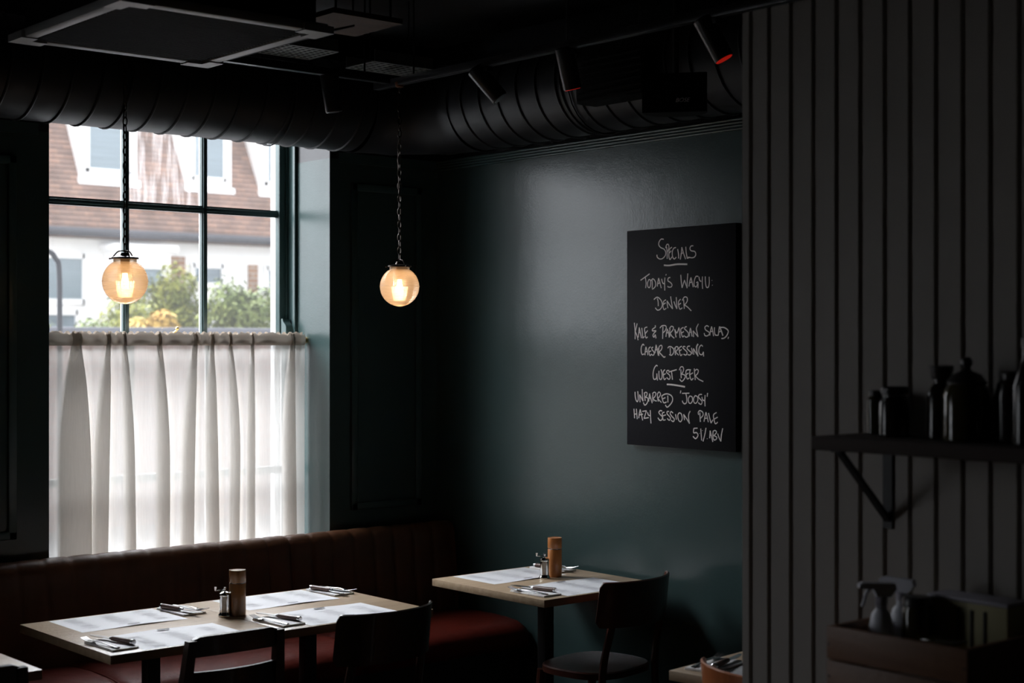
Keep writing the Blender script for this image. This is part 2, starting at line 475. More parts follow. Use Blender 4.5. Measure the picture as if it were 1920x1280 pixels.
# ================================================================== mesh builder
class MB:
    """collects boxes, tubes, lathes and free faces; build() links them as ONE mesh object"""

    def __init__(self):
        self.bm = bmesh.new()

    def box(self, x0, x1, y0, y1, z0, z1, bev=0.0, seg=2, rot=None, piv=None):
        g = bmesh.ops.create_cube(self.bm, size=1.0)
        vs = g['verts']
        for v in vs:
            v.co = Vector(((x0 + x1) / 2 + v.co.x * (x1 - x0), (y0 + y1) / 2 + v.co.y * (y1 - y0),
                           (z0 + z1) / 2 + v.co.z * (z1 - z0)))
        if bev > 0:
            es = list({e for v in vs for e in v.link_edges})
            r = bmesh.ops.bevel(self.bm, geom=es, offset=bev, segments=seg, profile=0.5, affect='EDGES')
            vs = list({v for f in r['faces'] for v in f.verts} | {v for v in vs if v.is_valid})
            # gather whole island
            st, seen = list(vs), set(vs)
            while st:
                v = st.pop()
                for e in v.link_edges:
                    o = e.other_vert(v)
                    if o not in seen:
                        seen.add(o)
                        st.append(o)
            vs = list(seen)
        if rot is not None:
            p = Vector(piv or ((x0 + x1) / 2, (y0 + y1) / 2, (z0 + z1) / 2))
            for v in vs:
                v.co = p + rot @ (v.co - p)
        return vs

    def tube(self, pts, r, n=8, closed=False, flat=None, cap=True):
        """swept round section; r is a number or one per point; flat=(axis vector, factor) squashes"""
        pts = [Vector(p) for p in pts]
        N = len(pts)
        rs = r if isinstance(r, (list, tuple)) else [r] * N
        rings = []
        up = None
        for i, p in enumerate(pts):
            if closed:
                t = pts[(i + 1) % N] - pts[(i - 1) % N]
            else:
                t = pts[min(i + 1, N - 1)] - pts[max(i - 1, 0)]
            if t.length < 1e-9:
                t = Vector((0, 0, 1))
            t.normalize()
            if up is None:
                up = Vector((0, 0, 1)) if abs(t.z) < 0.9 else Vector((1, 0, 0))
            s = t.cross(up)
            if s.length < 1e-6:
                s = t.cross(Vector((0, 1, 0)))
            s.normalize()
            up = s.cross(t).normalized()
            ring = []
            for k in range(n):
                a = 2 * PI * k / n
                d = (s * math.cos(a) + up * math.sin(a)) * rs[i]
                if flat:
                    ax = Vector(flat[0]).normalized()
                    d = d - ax * d.dot(ax) * (1 - flat[1])
                ring.append(self.bm.verts.new(p + d))
            rings.append(ring)
        M = N if closed else N - 1
        for i in range(M):
            a, b = rings[i], rings[(i + 1) % N]
            for k in range(n):
                self.bm.faces.new((a[k], a[(k + 1) % n], b[(k + 1) % n], b[k]))
        if cap and not closed:
            self.bm.faces.new(list(reversed(rings[0])))
            self.bm.faces.new(rings[-1])

    def lathe(self, prof, c=(0, 0, 0), n=32, cap=True):
        """profile [(radius, z)...] turned about the vertical axis through c"""
        c = Vector(c)
        rings = []
        for (r, z) in prof:
            if r < 1e-6:
                rings.append([self.bm.verts.new(c + Vector((0, 0, z)))])
            else:
                rings.append([self.bm.verts.new(c + Vector((r * math.cos(2 * PI * k / n), r * math.sin(2 * PI * k / n), z)))
                              for k in range(n)])
        for a, b in zip(rings, rings[1:]):
            for k in range(n):
                k2 = (k + 1) % n
                if len(a) == 1 and len(b) == 1:
                    continue
                if len(a) == 1:
                    self.bm.faces.new((a[0], b[k2], b[k]))
                elif len(b) == 1:
                    self.bm.faces.new((a[k], a[k2], b[0]))
                else:
                    self.bm.faces.new((a[k], a[k2], b[k2], b[k]))
        if cap:
            if len(rings[0]) > 1:
                self.bm.faces.new(list(reversed(rings[0])))
            if len(rings[-1]) > 1:
                self.bm.faces.new(rings[-1])

    def prism(self, poly, a0, a1, axis='X', bev=0.0):
        """poly of 2-D points extruded along axis from a0 to a1"""
        def P(u, v, a):
            return {'X': (a, u, v), 'Y': (u, a, v), 'Z': (u, v, a)}[axis]
        A = [self.bm.verts.new(P(u, v, a0)) for u, v in poly]
        B = [self.bm.verts.new(P(u, v, a1)) for u, v in poly]
        n = len(poly)
        fs = [self.bm.faces.new((A[i], A[(i + 1) % n], B[(i + 1) % n], B[i])) for i in range(n)]
        fs.append(self.bm.faces.new(list(reversed(A))))
        fs.append(self.bm.faces.new(B))
        return fs

    def grid(self, P, closed_u=False):
        """P[i][j] points -> quads"""
        V = [[self.bm.verts.new(Vector(p)) for p in row] for row in P]
        nu, nv = len(V), len(V[0])
        for i in range(nu if closed_u else nu - 1):
            a, b = V[i], V[(i + 1) % nu]
            for j in range(nv - 1):
                self.bm.faces.new((a[j], b[j], b[j + 1], a[j + 1]))
        return V

    def face(self, pts):
        self.bm.faces.new([self.bm.verts.new(Vector(p)) for p in pts])

    def move(self, M):
        bmesh.ops.transform(self.bm, matrix=M, verts=self.bm.verts)
        return self

    def build(self, name, m, parent=None, smooth=35, recalc=True, loc=None):
        if recalc:
            bmesh.ops.recalc_face_normals(self.bm, faces=self.bm.faces)
        me = bpy.data.meshes.new(name)
        self.bm.to_mesh(me)
        self.bm.free()
        me.materials.append(m)
        if smooth:
            for p in me.polygons:
                p.use_smooth = True
            me.set_sharp_from_angle(angle=R(smooth))
        o = bpy.data.objects.new(name, me)
        COL.objects.link(o)
        if parent:
            o.parent = parent
        if loc:
            o.location = loc
        return o


def tag(o, label=None, cat=None, group=None, kind=None):
    if label:
        o['label'] = label
    if cat:
        o['category'] = cat
    if group:
        o['group'] = group
    if kind:
        o['kind'] = kind
    return o


def thing(name, loc, label, cat, rz=0.0, group=None):
    o = bpy.data.objects.new(name, None)
    o.empty_display_size = 0.05
    COL.objects.link(o)
    o.location = loc
    o.rotation_euler = (0, 0, rz)
    return tag(o, label, cat, group)


def copy_tree(o, parent=None):
    c = o.copy()
    COL.objects.link(c)
    if parent:
        c.parent = parent
    for ch in list(o.children):
        copy_tree(ch, c)
    return c


def struct(o, label=None):
    o['kind'] = 'structure'
    if label:
        o['label'] = label
    return o


def smoothline(pts, n=6):
    """Catmull-Rom through pts"""
    pts = [Vector(p) for p in pts]
    if len(pts) < 3:
        return pts
    out = []
    for i in range(len(pts) - 1):
        p0 = pts[max(i - 1, 0)]
        p1, p2 = pts[i], pts[i + 1]
        p3 = pts[min(i + 2, len(pts) - 1)]
        for k in range(n):
            t = k / n
            out.append(0.5 * ((2 * p1) + (p2 - p0) * t + (2 * p0 - 5 * p1 + 4 * p2 - p3) * t * t
                              + (3 * p1 - p0 - 3 * p2 + p3) * t ** 3))
    out.append(pts[-1])
    return out


# ================================================================== room shell
XW, YW, ZC = 4.65, 6.0, 3.2
XL, YN = -4.5, -3.2

f = MB()
f.box(XL, XW + 0.15, YN, YW + 0.5, -0.1, 0.0)
struct(f.build('floor', M_FLOOR, smooth=0))
f = MB()
f.box(XL, XW + 0.15, YN, YW + 0.5, ZC, ZC + 0.1)
struct(f.build('ceiling', M_CEIL, smooth=0))
f = MB()
f.box(XW, XW + 0.15, YN, YW, 0, ZC)
struct(f.build('wall_right', M_WALL, smooth=0))
f = MB()
f.box(XL - 0.15, XL, YN, YW + 0.5, 0, ZC)
struct(f.build('wall_left', M_BLACKWALL, smooth=0))
f = MB()
f.box(XL, XW + 0.15, YN - 0.15, YN, 0, ZC)
struct(f.build('wall_near', M_BLACKWALL, smooth=0))
# far wall with the window openings
f = MB()
xs = [XL] + sorted([v for w in WIN for v in w]) + [XW + 0.15]
for i in range(0, len(xs), 2):
    f.box(xs[i], xs[i + 1], YW, YW + 0.50, 0, ZC)
for (a, b) in WIN:
    f.box(a, b, YW, YW + 0.50, 0, WZ0)
    f.box(a, b, YW, YW + 0.50, WZ1, ZC)
struct(f.build('wall_far', M_WALL, smooth=0))

# cornice strip on the right wall: four thin reeds
f = MB()
f.box(XW - 0.010, XW, -1.0, YW, 2.592, 2.640)
for k in range(4):
    z = 2.597 + k * 0.0125
    f.tube([(XW - 0.010, -1.0, z), (XW - 0.010, YW, z)], 0.0055, 8)
struct(f.build('trim_1', M_TRIM))
f = MB()
for (a, b) in ((XL, WIN[1][0] - 0.05), (WIN[1][1] + 0.05, WIN[0][0] - 0.05), (WIN[0][1] + 0.05, XW)):
    f.box(a, b, YW - 0.010, YW, 2.592, 2.640)
struct(f.build('trim_2', M_TRIM))
# raised panel mouldings on the piers
n = 3
for (a, b) in ((2.13, 2.50), (4.135, 4.55), (0.2, 2.0)):
    f = MB()
    for (x0, x1, z0, z1) in ((a, a + 0.035, 0.95, 2.5), (b - 0.035, b, 0.95, 2.5), (a, b, 0.95, 0.985), (a, b, 2.465, 2.5)):
        f.box(x0, x1, YW - 0.014, YW, z0, z1, bev=0.005)
    struct(f.build('trim_%d' % n, M_TRIM))
    n += 1
f = MB()
f.box(XW - 0.018, XW, -1.0, YW, 0, 0.15, bev=0.004)
struct(f.build('baseboard_right', M_TRIM))
f = MB()
f.box(XL, XW, YW - 0.018, YW, 0, 0.15, bev=0.004)
struct(f.build('baseboard_far', M_TRIM))

# tongue-and-groove partition on the right
PX = 3.20
f = MB()
gro = [2.735] + [2.671 - 0.0745 * k for k in range(0, 48)]
edges = [2.768] + gro
f.box(PX + 0.010, PX + 0.08, -0.85, 2.768, 0, 2.648)
for a, b in zip(edges, edges[1:]):
    hi = a if a == 2.768 else a - 0.0042
    lo = b + 0.0042
    vs = f.prism([(PX, hi - 0.003), (PX + 0.010, hi), (PX + 0.010, lo), (PX, lo + 0.003)], 0, 2.648, 'Z')
struct(f.build('wall_partition', M_PANEL, smooth=0), 'off-white tongue and groove boarded partition')


# ================================================================== windows
def window(idx, x0, x1, full):
    root = bpy.data.objects.new('window_%d' % idx, None)
    COL.objects.link(root)
    root.location = (0, 0, 0)
    struct(root, 'tall teal sash window of three by four panes' if full else None)
    XI0, XI1 = x0 + 0.085, x1 - 0.004          # inside of the box frame
    b = MB()
    b.box(x0, XI0, 6.285, 6.41, WZ0, WZ1)
    b.box(XI1, x1, 6.285, 6.41, WZ0, WZ1)
    b.box(x0, x1, 6.285, 6.41, WZ1 - 0.045, WZ1)
    b.box(x0, x1, 6.285, 6.41, WZ0, WZ0 + 0.05)
    # staff beads and parting beads
    for (a, c) in ((XI0 - 0.004, XI0 + 0.012), (XI1 - 0.012, XI1 + 0.003)):
        b.box(a, c, 6.278, 6.302, WZ0 + 0.05, WZ1 - 0.045, bev=0.003)
        b.box(a, c, 6.350, 6.358, WZ0 + 0.05, WZ1 - 0.045)
    b.build('window_frame', M_TRIM, root)
    # white outer lining of the opening
    b = MB()
    b.box(x0, XI0 + 0.045, 6.411, 6.46, WZ0, WZ1)
    b.box(x1 - 0.047, x1, 6.411, 6.445, WZ0, WZ1)
    b.box(x0, x1, 6.411, 6.46, WZ1 - 0.06, WZ1)
    b.build('outer_lining', M_WHITE_EXT, root)
    b = MB()
    b.box(x0, x1, 6.0, 6.285, WZ0 - 0.03, WZ0 + 0.012, bev=0.006)
    b.box(x0 - 0.04, x1 + 0.04, 6.41, 6.60, WZ0 - 0.05, WZ0)
    b.build('window_sill', M_TRIM, root)

    def sash(nm, y0, y1, z0, z1, rail_lo, rail_hi, horn):
        st = 0.045
        b = MB()
        yo = y1 - 0.008
        # moulded stiles, rails and glazing bars: a wide body and a thin nose towards the room
        xa, xb = XI0 + 0.002, XI1 - 0.002
        b.box(xa, xa + st, y0, yo, z0, z1, bev=0.003)
        b.box(xb - st, xb, y0, yo, z0, z1, bev=0.003)
        b.box(xa, xb, y0, yo, z0, z0 + rail_lo, bev=0.003)
        b.box(xa, xb, y0, yo, z1 - rail_hi, z1, bev=0.003)
        gx0, gx1 = xa + st, xb - st
        w = (gx1 - gx0) / 3
        bars = [gx0 + w, gx0 + 2 * w]
        zm = (z0 + rail_lo + z1 - rail_hi) / 2
        for bx in bars:
            b.box(bx - 0.0145, bx + 0.0145, y0 + 0.018, yo, z0 + rail_lo, z1 - rail_hi)
            b.box(bx - 0.009, bx + 0.009, y0 + 0.010, y0 + 0.019, z0 + rail_lo, z1 - rail_hi, bev=0.002)
        b.box(gx0, gx1, y0 + 0.018, yo, zm - 0.017, zm + 0.017)
        b.box(gx0, gx1, y0 + 0.010, y0 + 0.019, zm - 0.008, zm + 0.008, bev=0.002)
        if horn:
            for (hx0, hx1) in ((xa + 0.008, xa + 0.046), (xb - 0.046, xb - 0.008)):
                prof = [(y0 - 0.006, z1 - 0.01), (yo, z1 - 0.01), (yo, z1 + 0.085), (yo - 0.012, z1 + 0.085)]
                for k in range(1, 8):
                    t = k / 7
                    prof.append((yo - 0.012 - (yo - y0 - 0.006) * (t - math.sin(2 * PI * t) / (2 * PI)), z1 + 0.085 - 0.045 * t))
                b.prism(prof, hx0, hx1, 'X')
        so = b.build(nm, M_TRIM, root)
        # white outer face of the bars
        b = MB()
        for bx in bars:
            b.box(bx - 0.0150, bx + 0.0150, yo + 0.001, y1, z0 + rail_lo, z1 - rail_hi)
        b.box(xa, xb, yo + 0.001, y1, zm - 0.017, zm + 0.017)
        b.box(xa, xa + st, yo + 0.001, y1, z0, z1)
        b.box(xb - st, xb, yo + 0.001, y1, z0, z1)
        b.build('outer_glazing_bars', M_WHITE_EXT, so)
        cols = [gx0] + bars + [gx1]
        rows = [z0 + rail_lo, zm, z1 - rail_hi]
        for i in range(3):
            for j in range(2):
                b = MB()
                b.box(cols[i] - 0.002, cols[i + 1] + 0.002, yo - 0.002, yo + 0.001, rows[j] - 0.002, rows[j + 1] + 0.002)
                wet = full and i == 1 and j == 1 and nm == 'upper_sash'
                b.build('pane', M_GLASS_STREAK if wet else M_GLASS, so, smooth=0)
        return so

    sash('upper_sash', 6.358, 6.402, 1.735, 3.020, 0.040, 0.060, False)
    lo = sash('lower_sash', 6.304, 6.348, 0.442, 1.775, 0.09, 0.040, True)
    # brass fastener on the meeting rail
    b = MB()
    cx = (x0 + x1) / 2 + 0.055
    b.box(cx - 0.022, cx + 0.028, 6.31, 6.346, 1.775, 1.779, bev=0.001)
    b.lathe([(0.011, 0), (0.011, 0.008), (0.006, 0.013), (0, 0.014)], (cx - 0.010, 6.326, 1.779), 16)
    b.tube(smoothline([(cx - 0.010, 6.326, 1.788), (cx + 0.002, 6.323, 1.793), (cx + 0.010, 6.32, 1.801)]), 0.004, 8)
    b.lathe([(0, -0.009), (0.006, -0.007), (0.009, 0), (0.006, 0.007), (0, 0.009)], (cx + 0.012, 6.319, 1.809), 16)
    b.lathe([(0.005, 0), (0.005, 0.008), (0, 0.009)], (cx + 0.012, 6.33, 1.779), 12)
    b.build('sash_fastener', M_BRASS, root)
    return root


for i_, (a_, b_) in enumerate(WIN):
    window(i_ + 1, a_, b_, i_ == 0)


# ================================================================== cafe curtain
FOLDS = [(2.735, 2.874), (2.900, 2.967), (3.050, 3.095), (3.185, 3.243), (3.325, 3.385), (3.440, 3.499), (3.555, 3.600),
         (3.665, 3.700), (3.840, 3.905)]


def curtain(x0, x1, label, seed, rod_label):
    rng = random.Random(seed)
    W = x1 - x0
    ztop, zrod, zbot = 1.787, 1.757, 0.56
    # each fold doubles the cloth back between two x positions (front layer, return layer, back layer)
    if seed == 3:
        folds = FOLDS
    else:
        folds = [(x0 + W * (k + 0.25) / 9, x0 + W * (k + 0.25) / 9 + rng.uniform(0.03, 0.10)) for k in range(9)]
    NV = 34

    def path(g, dz):
        """plan curve of the cloth at openness g (0 at the heading, 1 in the free cloth)"""
        pts = [(x0 + 0.001, 6.195)]
        last = x0
        for n_, (a, c) in enumerate(folds):
            a, c = a * 1.0095, c * 1.0095
            w = (c - a) * (0.30 + 0.70 * g)
            m = a + (c - a) * 0.5 + 0.030 * math.sin(1.7 * n_ + 0.6) * (1 - g) + 0.012 * math.sin(n_ * 2.3 + 1.6 * dz)
            xa, xb = m - w / 2, m + w / 2
            mid = (last + xa) / 2
            wav = 0.006 + 0.006 * g
            pts += [((last * 2 + mid) / 3, 6.201 + wav * 0.6), (mid, 6.199 - wav), ((xa * 2 + mid) / 3, 6.193 - wav * 0.3)]
            pts += [(xa + w * 0.2, 6.181), (xb - w * 0.15, 6.177), (xb, 6.183), (xb - w * 0.25, 6.189), (xa + w * 0.25, 6.195),
                    (xa, 6.202), (xa + w * 0.25, 6.209), (xb - w * 0.2, 6.210)]
            last = xb
        pts += [((last + x1) / 2, 6.199), (x1 - 0.001, 6.195)]
        return [Vector((x, y, 0)) for x, y in pts]
    rows = []
    for j in range(NV + 1):
        if j <= 6:
            z = ztop - 0.055 * j / 6
        else:
            v = (j - 6) / (NV - 6)
            z = (ztop - 0.055) + (zbot - ztop + 0.055) * v ** 1.3
        d = max(0.0, (ztop - 0.05 - z))
        g = min(1.0, d / 0.55)
        g = g * (2 - g)
        h = max(0.0, 1 - d / 0.16)                          # strength of the fine gathers under the rod
        pl = smoothline(path(g, d), 7)
        row = []
        for i, p in enumerate(pl):
            u = i / (len(pl) - 1)
            hf = 2 * PI * 46 * u + 1.3 * math.sin(2 * PI * 7 * u)
            x, y, zz = p.x, p.y, z
            if d <= 0:
                bulge = 0.013 if abs(z - zrod) < 0.016 else 0.006
                y = 6.193 - bulge + 0.004 * math.cos(hf)
                if j == 0:
                    zz += 0.006 * math.sin(hf + 0.7) + 0.003 * math.sin(2.7 * hf)
            else:
                y = y * (1 - h) + h * 6.187 + h * 0.006 * math.cos(hf)
                x += h * 0.004 * math.sin(hf)
            row.append((min(max(x, x0 + 0.001), x1 - 0.001), y, zz))
        rows.append(row)
    b = MB()
    b.grid(rows[6:])
    NU = 560
    c = b.build('cafe_curtain', M_CURTAIN, smooth=80, recalc=False)
    tag(c, label, 'curtain')
    b = MB()
    b.grid(rows[:7])
    b.build('gathered_heading', M_CURTAIN_DENSE, c, smooth=80, recalc=False)
    # back layer of the rod pocket
    b = MB()
    Q = []
    for i in range(NU + 1):
        u = i / NU
        hf = 2 * PI * 41 * u + 2.0
        Q.append([(x0 + 0.002 + u * (W - 0.004), 6.214 + 0.005 * math.cos(hf), z) for z in (1.790 + 0.006 * math.sin(hf), 1.772, 1.745, 1.733)])
    b.grid(Q)
    b.build('rod_pocket', M_CURTAIN_DENSE, c, smooth=80, recalc=False)
    t = thing('curtain_rod', (0, 0, 0), rod_label, 'curtain rod')
    b = MB()
    b.tube([(x0 - 0.008, 6.196, zrod), (x1 + 0.008, 6.196, zrod)], 0.0095, 12)
    b.build('pole', M_ROD, t)
    for xe in (x0 - 0.010, x1 + 0.004):
        b = MB()
        b.tube([(xe, 6.196, zrod), (xe + 0.006, 6.196, zrod)], 0.014, 14)
        b.build('end_socket', M_BRASS, t)


curtain(WIN[0][0] + 0.012, WIN[0][1] - 0.012, 'sheer off-white linen half curtain gathered across the lower window', 3,
        'thin dark rod across the window carrying the sheer half curtain')


# ================================================================== banquette
def banquette():
    X0, X1 = 0.9, XW - 0.012
    t = thing('banquette', (0, 0, 0), 'long leather banquette with channelled back under the window', 'bench')
    pitch = 0.1145
    xs0 = 2.561
    b = MB()
    NX = int((X1 - X0) / 0.0095)
    P = []
    for i in range(NX + 1):
        x = X0 + (X1 - X0) * i / NX
        q = ((x - xs0) / pitch) % 1.0
        bl = math.sqrt(max(0.0, 1 - (2 * q - 1) ** 4)) - 1          # 0 on the crown, -1 in the seam
        wob = 0.002 * mnoise.noise(Vector((x * 6, 0, 1)))
        yf = 5.835 - 0.010 * bl + wob
        yfl = 5.805 - 0.012 * bl
        zt = 0.877 + 0.007 * bl + 0.002 * mnoise.noise(Vector((x * 9, 3, 1)))
        row = [(x, yfl, 0.42), (x, yfl + 0.004, 0.52), (x, (yf + yfl) / 2 + 0.004, 0.66), (x, yf, 0.78), (x, yf + 0.004, 0.82)]
        for a in range(1, 8):
            th = PI * a / 8
            row.append((x, 5.90 - (0.061 + 0.0) * math.cos(th) - 0.010 * bl * max(0, math.cos(th)), zt - 0.055 + 0.055 * math.sin(th)))
        row += [(x, 5.978, 0.80), (x, 5.985, 0.42)]
        P.append(row)
    V = b.grid(P)
    b.bm.faces.new(list(reversed(V[0])))
    b.bm.faces.new(V[-1])
    b.build('backrest', M_LEATHER_TAN, t, smooth=60)
    cuts = [X0, 1.55, 2.64, 3.73, X1]
    for a, c in zip(cuts, cuts[1:]):
        b = MB()
        N = 40
        P = []
        for i in range(N + 1):
            e = i / N
            x = a + 0.002 + (c - a - 0.004) * e
            k = min(e, 1 - e) * (c - a)
            rd = max(0.0, 1 - k / 0.03)
            drop = 0.014 * rd * rd                                    # cushions round off at their ends
            row = []
            prof = [(5.82, 0.345), (5.82, 0.455), (5.70, 0.468), (5.55, 0.474), (5.42, 0.472), (5.345, 0.463),
                    (5.300, 0.446), (5.278, 0.418), (5.273, 0.385), (5.282, 0.355), (5.30, 0.345)]
            for (y, z) in prof:
                cr = 0.0025 * mnoise.noise(Vector((x * 14, y * 22, 5))) if 5.3 < y < 5.8 and z > 0.4 else 0
                zz = z - (drop if z > 0.36 else 0) + cr
                row.append((x, y + (drop * 0.8 if y < 5.35 else 0), zz))
            P.append(row)
        V = b.grid(P)
        b.bm.faces.new(list(reversed(V[0])))
        b.bm.faces.new(V[-1])
        b.build('seat_cushion', M_LEATHER_RED, t, smooth=60)
    for xc in cuts[1:-1]:
        b = MB()
        pts = [(xc, 5.80, 0.450), (xc, 5.55, 0.463), (xc, 5.36, 0.452), (xc, 5.30, 0.436), (xc, 5.290, 0.40), (xc, 5.296, 0.36)]
        b.tube(smoothline(pts), 0.005, 8)
        b.build('seam_piping', M_LEATHER_RED, t)
    b = MB()
    b.box(X0 + 0.01, X1, 5.36, 5.98, 0, 0.345)
    b.build('plinth', M_PLINTH, t, smooth=0)
    return t


banquette()


# ================================================================== tables
TW, TD, TZ = 0.65, 0.71, 0.75


def make_table(label):
    t = thing('dining_table', (0, 0, 0), label, 'table', 0, 'oak topped pedestal tables')
    b = MB()
    b.box(-TW / 2, TW / 2, -TD / 2, TD / 2, TZ - 0.030, TZ, bev=0.002)
    b.build('tabletop', M_OAK, t)
    b = MB()
    b.box(-0.025, 0.025, -0.025, 0.025, 0.012, TZ - 0.040, bev=0.004)
    b.build('post', M_BLACK_METAL, t)
    b = MB()
    b.box(-0.15, 0.15, -0.15, 0.15, TZ - 0.040, TZ - 0.0305)
    b.build('mounting_plate', M_BLACK_METAL, t)
    b = MB()
    b.box(-0.112, 0.112, -0.25, 0.25, 0.0, 0.012, bev=0.004)
    b.build('base_plate', M_BLACK_METAL, t)
    return t


TABLES = {
    'A': (2.521, 4.882, 0.0, 'left half of the joined oak table pair, below the window curtain'),
    'B': (3.172, 4.886, 0.0, 'right half of the joined oak table pair, its edge facing the banquette corner'),
    'C': (4.265, 4.760, 0.0, 'oak pedestal table standing alone against the wall below the chalkboard'),
    'D': (3.7785, 2.938, R(96.5), 'oak table corner showing at the edge of the boarded partition'),
    'E': (1.622, 4.825, 0.0, 'oak table corner cut off at the bottom left of the photo'),
}
t0 = make_table(TABLES['A'][3])
TOBJ = {}
for k_, (x_, y_, r_, lab_) in TABLES.items():
    o_ = t0 if k_ == 'A' else copy_tree(t0)
    o_.location = (x_, y_, 0)
    o_.rotation_euler = (0, 0, r_)
    o_['label'] = lab_
    if k_ == 'D':
        for c_ in o_.children:
            if c_.name.startswith('base_plate'):
                c_.scale = (0.25, 0.5, 1)
    TOBJ[k_] = o_


# ------------------------------------------------------------------ place settings
def make_mat():
    b = MB()
    P = []
    for i in range(13):
        x = -0.2025 + 0.405 * i / 12
        row = []
        for j in range(9):
            y = -0.139 + 0.278 * j / 8
            curl = 0.004 * max(0, (j - 6) / 2) ** 2 * max(0, 1 - abs(i - 5) / 5)
            row.append((x, y, 0.0006 + curl))
        P.append(row)
    b.grid(P)
    o = b.build('placemat', M_PAPER, smooth=60)
    rng = random.Random(11)
    b = MB()
    b.bm.free()
    for cx, cw in ((-0.135, 0.085), (0.0, 0.095), (0.135, 0.085)):
        b = MB()
        y = 0.085
        while y > -0.120:
            if rng.random() < 0.22:
                w = cw * 0.5
                h = 0.0042
                gap = 0.012
            else:
                w = cw * rng.uniform(0.45, 1.0)
                h = 0.0016
                gap = rng.choice((0.006, 0.006, 0.011))
            b.face([(cx - w / 2, y - h, 0.0012), (cx + w / 2, y - h, 0.0012), (cx + w / 2, y, 0.0012), (cx - w / 2, y, 0.0012)])
            y -= gap
        b.build('printed_column', M_PRINT, o, smooth=0)
    b = MB()
    b.face([(-0.023, 0.112, 0.0055), (0.023, 0.112, 0.0055), (0.023, 0.124, 0.0062), (-0.023, 0.124, 0.0062)])
    b.build('printed_heading', M_PRINT_DARK, o, smooth=0)
    return o


def make_napkin():
    b = MB()
    def slab(z0, z1, w0, w1, l0, l1):
        b.box(w0, w1, l0, l1, z0, z1, bev=min(0.0016, (z1 - z0) * 0.45))
    slab(0.0006, 0.0045, -0.0475, 0.0475, -0.100, 0.100)
    slab(0.0046, 0.0078, -0.0465, 0.0470, -0.099, 0.0985)
    return b.build('napkin', M_NAPKIN)


def make_fork():
    """lies along +Y from the handle end (0) to the tine tips (0.195)"""
    b = MB()
    pts = [(0, 0.0, 0.003), (0, 0.02, 0.003), (0, 0.06, 0.006), (0, 0.10, 0.0085), (0, 0.125, 0.007), (0, 0.137, 0.005)]
    rr = [0.0075, 0.0085, 0.0055, 0.0036, 0.0040, 0.0075]
    b.tube(smoothline(pts, 5), [rr[min(i // 5, 5)] + (rr[min(i // 5 + 1, 5)] - rr[min(i // 5, 5)]) * (i % 5) / 5 for i in range(26)],
           10, flat=((0, 0, 1), 0.28))
    b.tube([(0, 0.132, 0.0050), (0, 0.145, 0.0036), (0, 0.153, 0.0036)], [0.007, 0.0125, 0.0125], 10, flat=((0, 0, 1), 0.14))
    for k in range(4):
        x = -0.0102 + 0.0068 * k
        b.tube([(x, 0.148, 0.0036), (x, 0.17, 0.0050), (x * 0.95, 0.197, 0.0125)], [0.0024, 0.0021, 0.0012], 6, flat=((0, 0, 1), 0.7))
    return b.build('fork', M_STEEL)


def make_knife():
    """lies along +Y from the handle end (0) to the blade tip (0.225)"""
    t = thing('steak_knife', (0, 0, 0), None, 'knife')
    b = MB()
    ys = [0.010, 0.02, 0.05, 0.085, 0.108]
    b.tube([(0, y, 0.0095) for y in ys], [0.0105, 0.0108, 0.0098, 0.0100, 0.0088], 14, flat=((0, 0, 1), 0.85))
    b.build('handle', M_KNIFE_WOOD, t)
    b = MB()
    b.tube([(0, 0.0, 0.0095), (0, 0.002, 0.0095), (0, 0.010, 0.0095)], [0.009, 0.0108, 0.0108], 14, flat=((0, 0, 1), 0.85))
    b.build('end_cap', M_STEEL, t)
    b = MB()
    b.tube([(0, 0.108, 0.0095), (0, 0.118, 0.0085)], [0.0090, 0.0070], 14, flat=((0, 0, 1), 0.7))
    b.build('bolster', M_STEEL, t)
    b = MB()
    poly = [(0.0075, 0.115), (0.0125, 0.135), (0.0135, 0.17), (0.0105, 0.20), (0.001, 0.226), (-0.0065, 0.215), (-0.0090, 0.17), (-0.0080, 0.115)]
    b.prism(poly, 0.0072, 0.0092, 'Z')
    b.build('blade', M_STEEL, t)
    return t


p_mat, p_nap, p_fork, p_knife = make_mat(), make_napkin(), make_fork(), make_knife()
used = {'n': 0}


def setting(tkey, ang, where, dx=0.0, mat_on=True, depth=TD / 2):
    """one cover: the diner sits on the -Y side of the table after turning by ang"""
    tx, ty, tr, _ = TABLES[tkey]
    A = ang + tr
    c, s = math.cos(A), math.sin(A)
    oy = -(depth - TD / 2)

    def put(proto, lx, ly, z, rz, label, cat, group):
        ly += oy
        o = proto if used['n'] == 0 else copy_tree(proto)
        o.location = (tx + c * lx - s * ly, ty + s * lx + c * ly, z)
        o.rotation_euler = (0, 0, A + rz)
        tag(o, label, cat, group)
        return o
    if mat_on:
        put(p_mat, 0.0025 + dx, -0.203, TZ, 0, 'white menu placemat ' + where, 'placemat', 'paper menu placemats')
    put(p_nap, -0.2525 + dx, -0.213, TZ, R(1.5), 'folded white napkin ' + where, 'napkin', 'folded napkins')
    put(p_fork, -0.272 + dx, -0.305, TZ + 0.0080, R(9), 'steel fork ' + where, 'fork', 'steel forks')
    put(p_knife, -0.208 + dx, -0.285, TZ + 0.0080, R(13), 'steak knife ' + where, 'knife', 'steak knives')
    used['n'] += 1


setting('A', 0, 'at the front left of the joined tables, behind the slat-backed chair')
setting('A', PI, 'on the window side of the left joined table, nearest the mills', dx=0.02)
setting('B', 0, 'in front of the tall mill, before the curved-back chair', dx=-0.008)
setting('B', PI, 'at the far right corner of the joined tables, by the banquette', dx=0.01)
setting('C', 0, 'on the near side of the wall table, before its chair', dx=0.008)
setting('C', PI, 'on the far side of the wall table, half behind its mill', dx=0.02)
setting('D', PI, 'on the table corner beside the boarded partition')


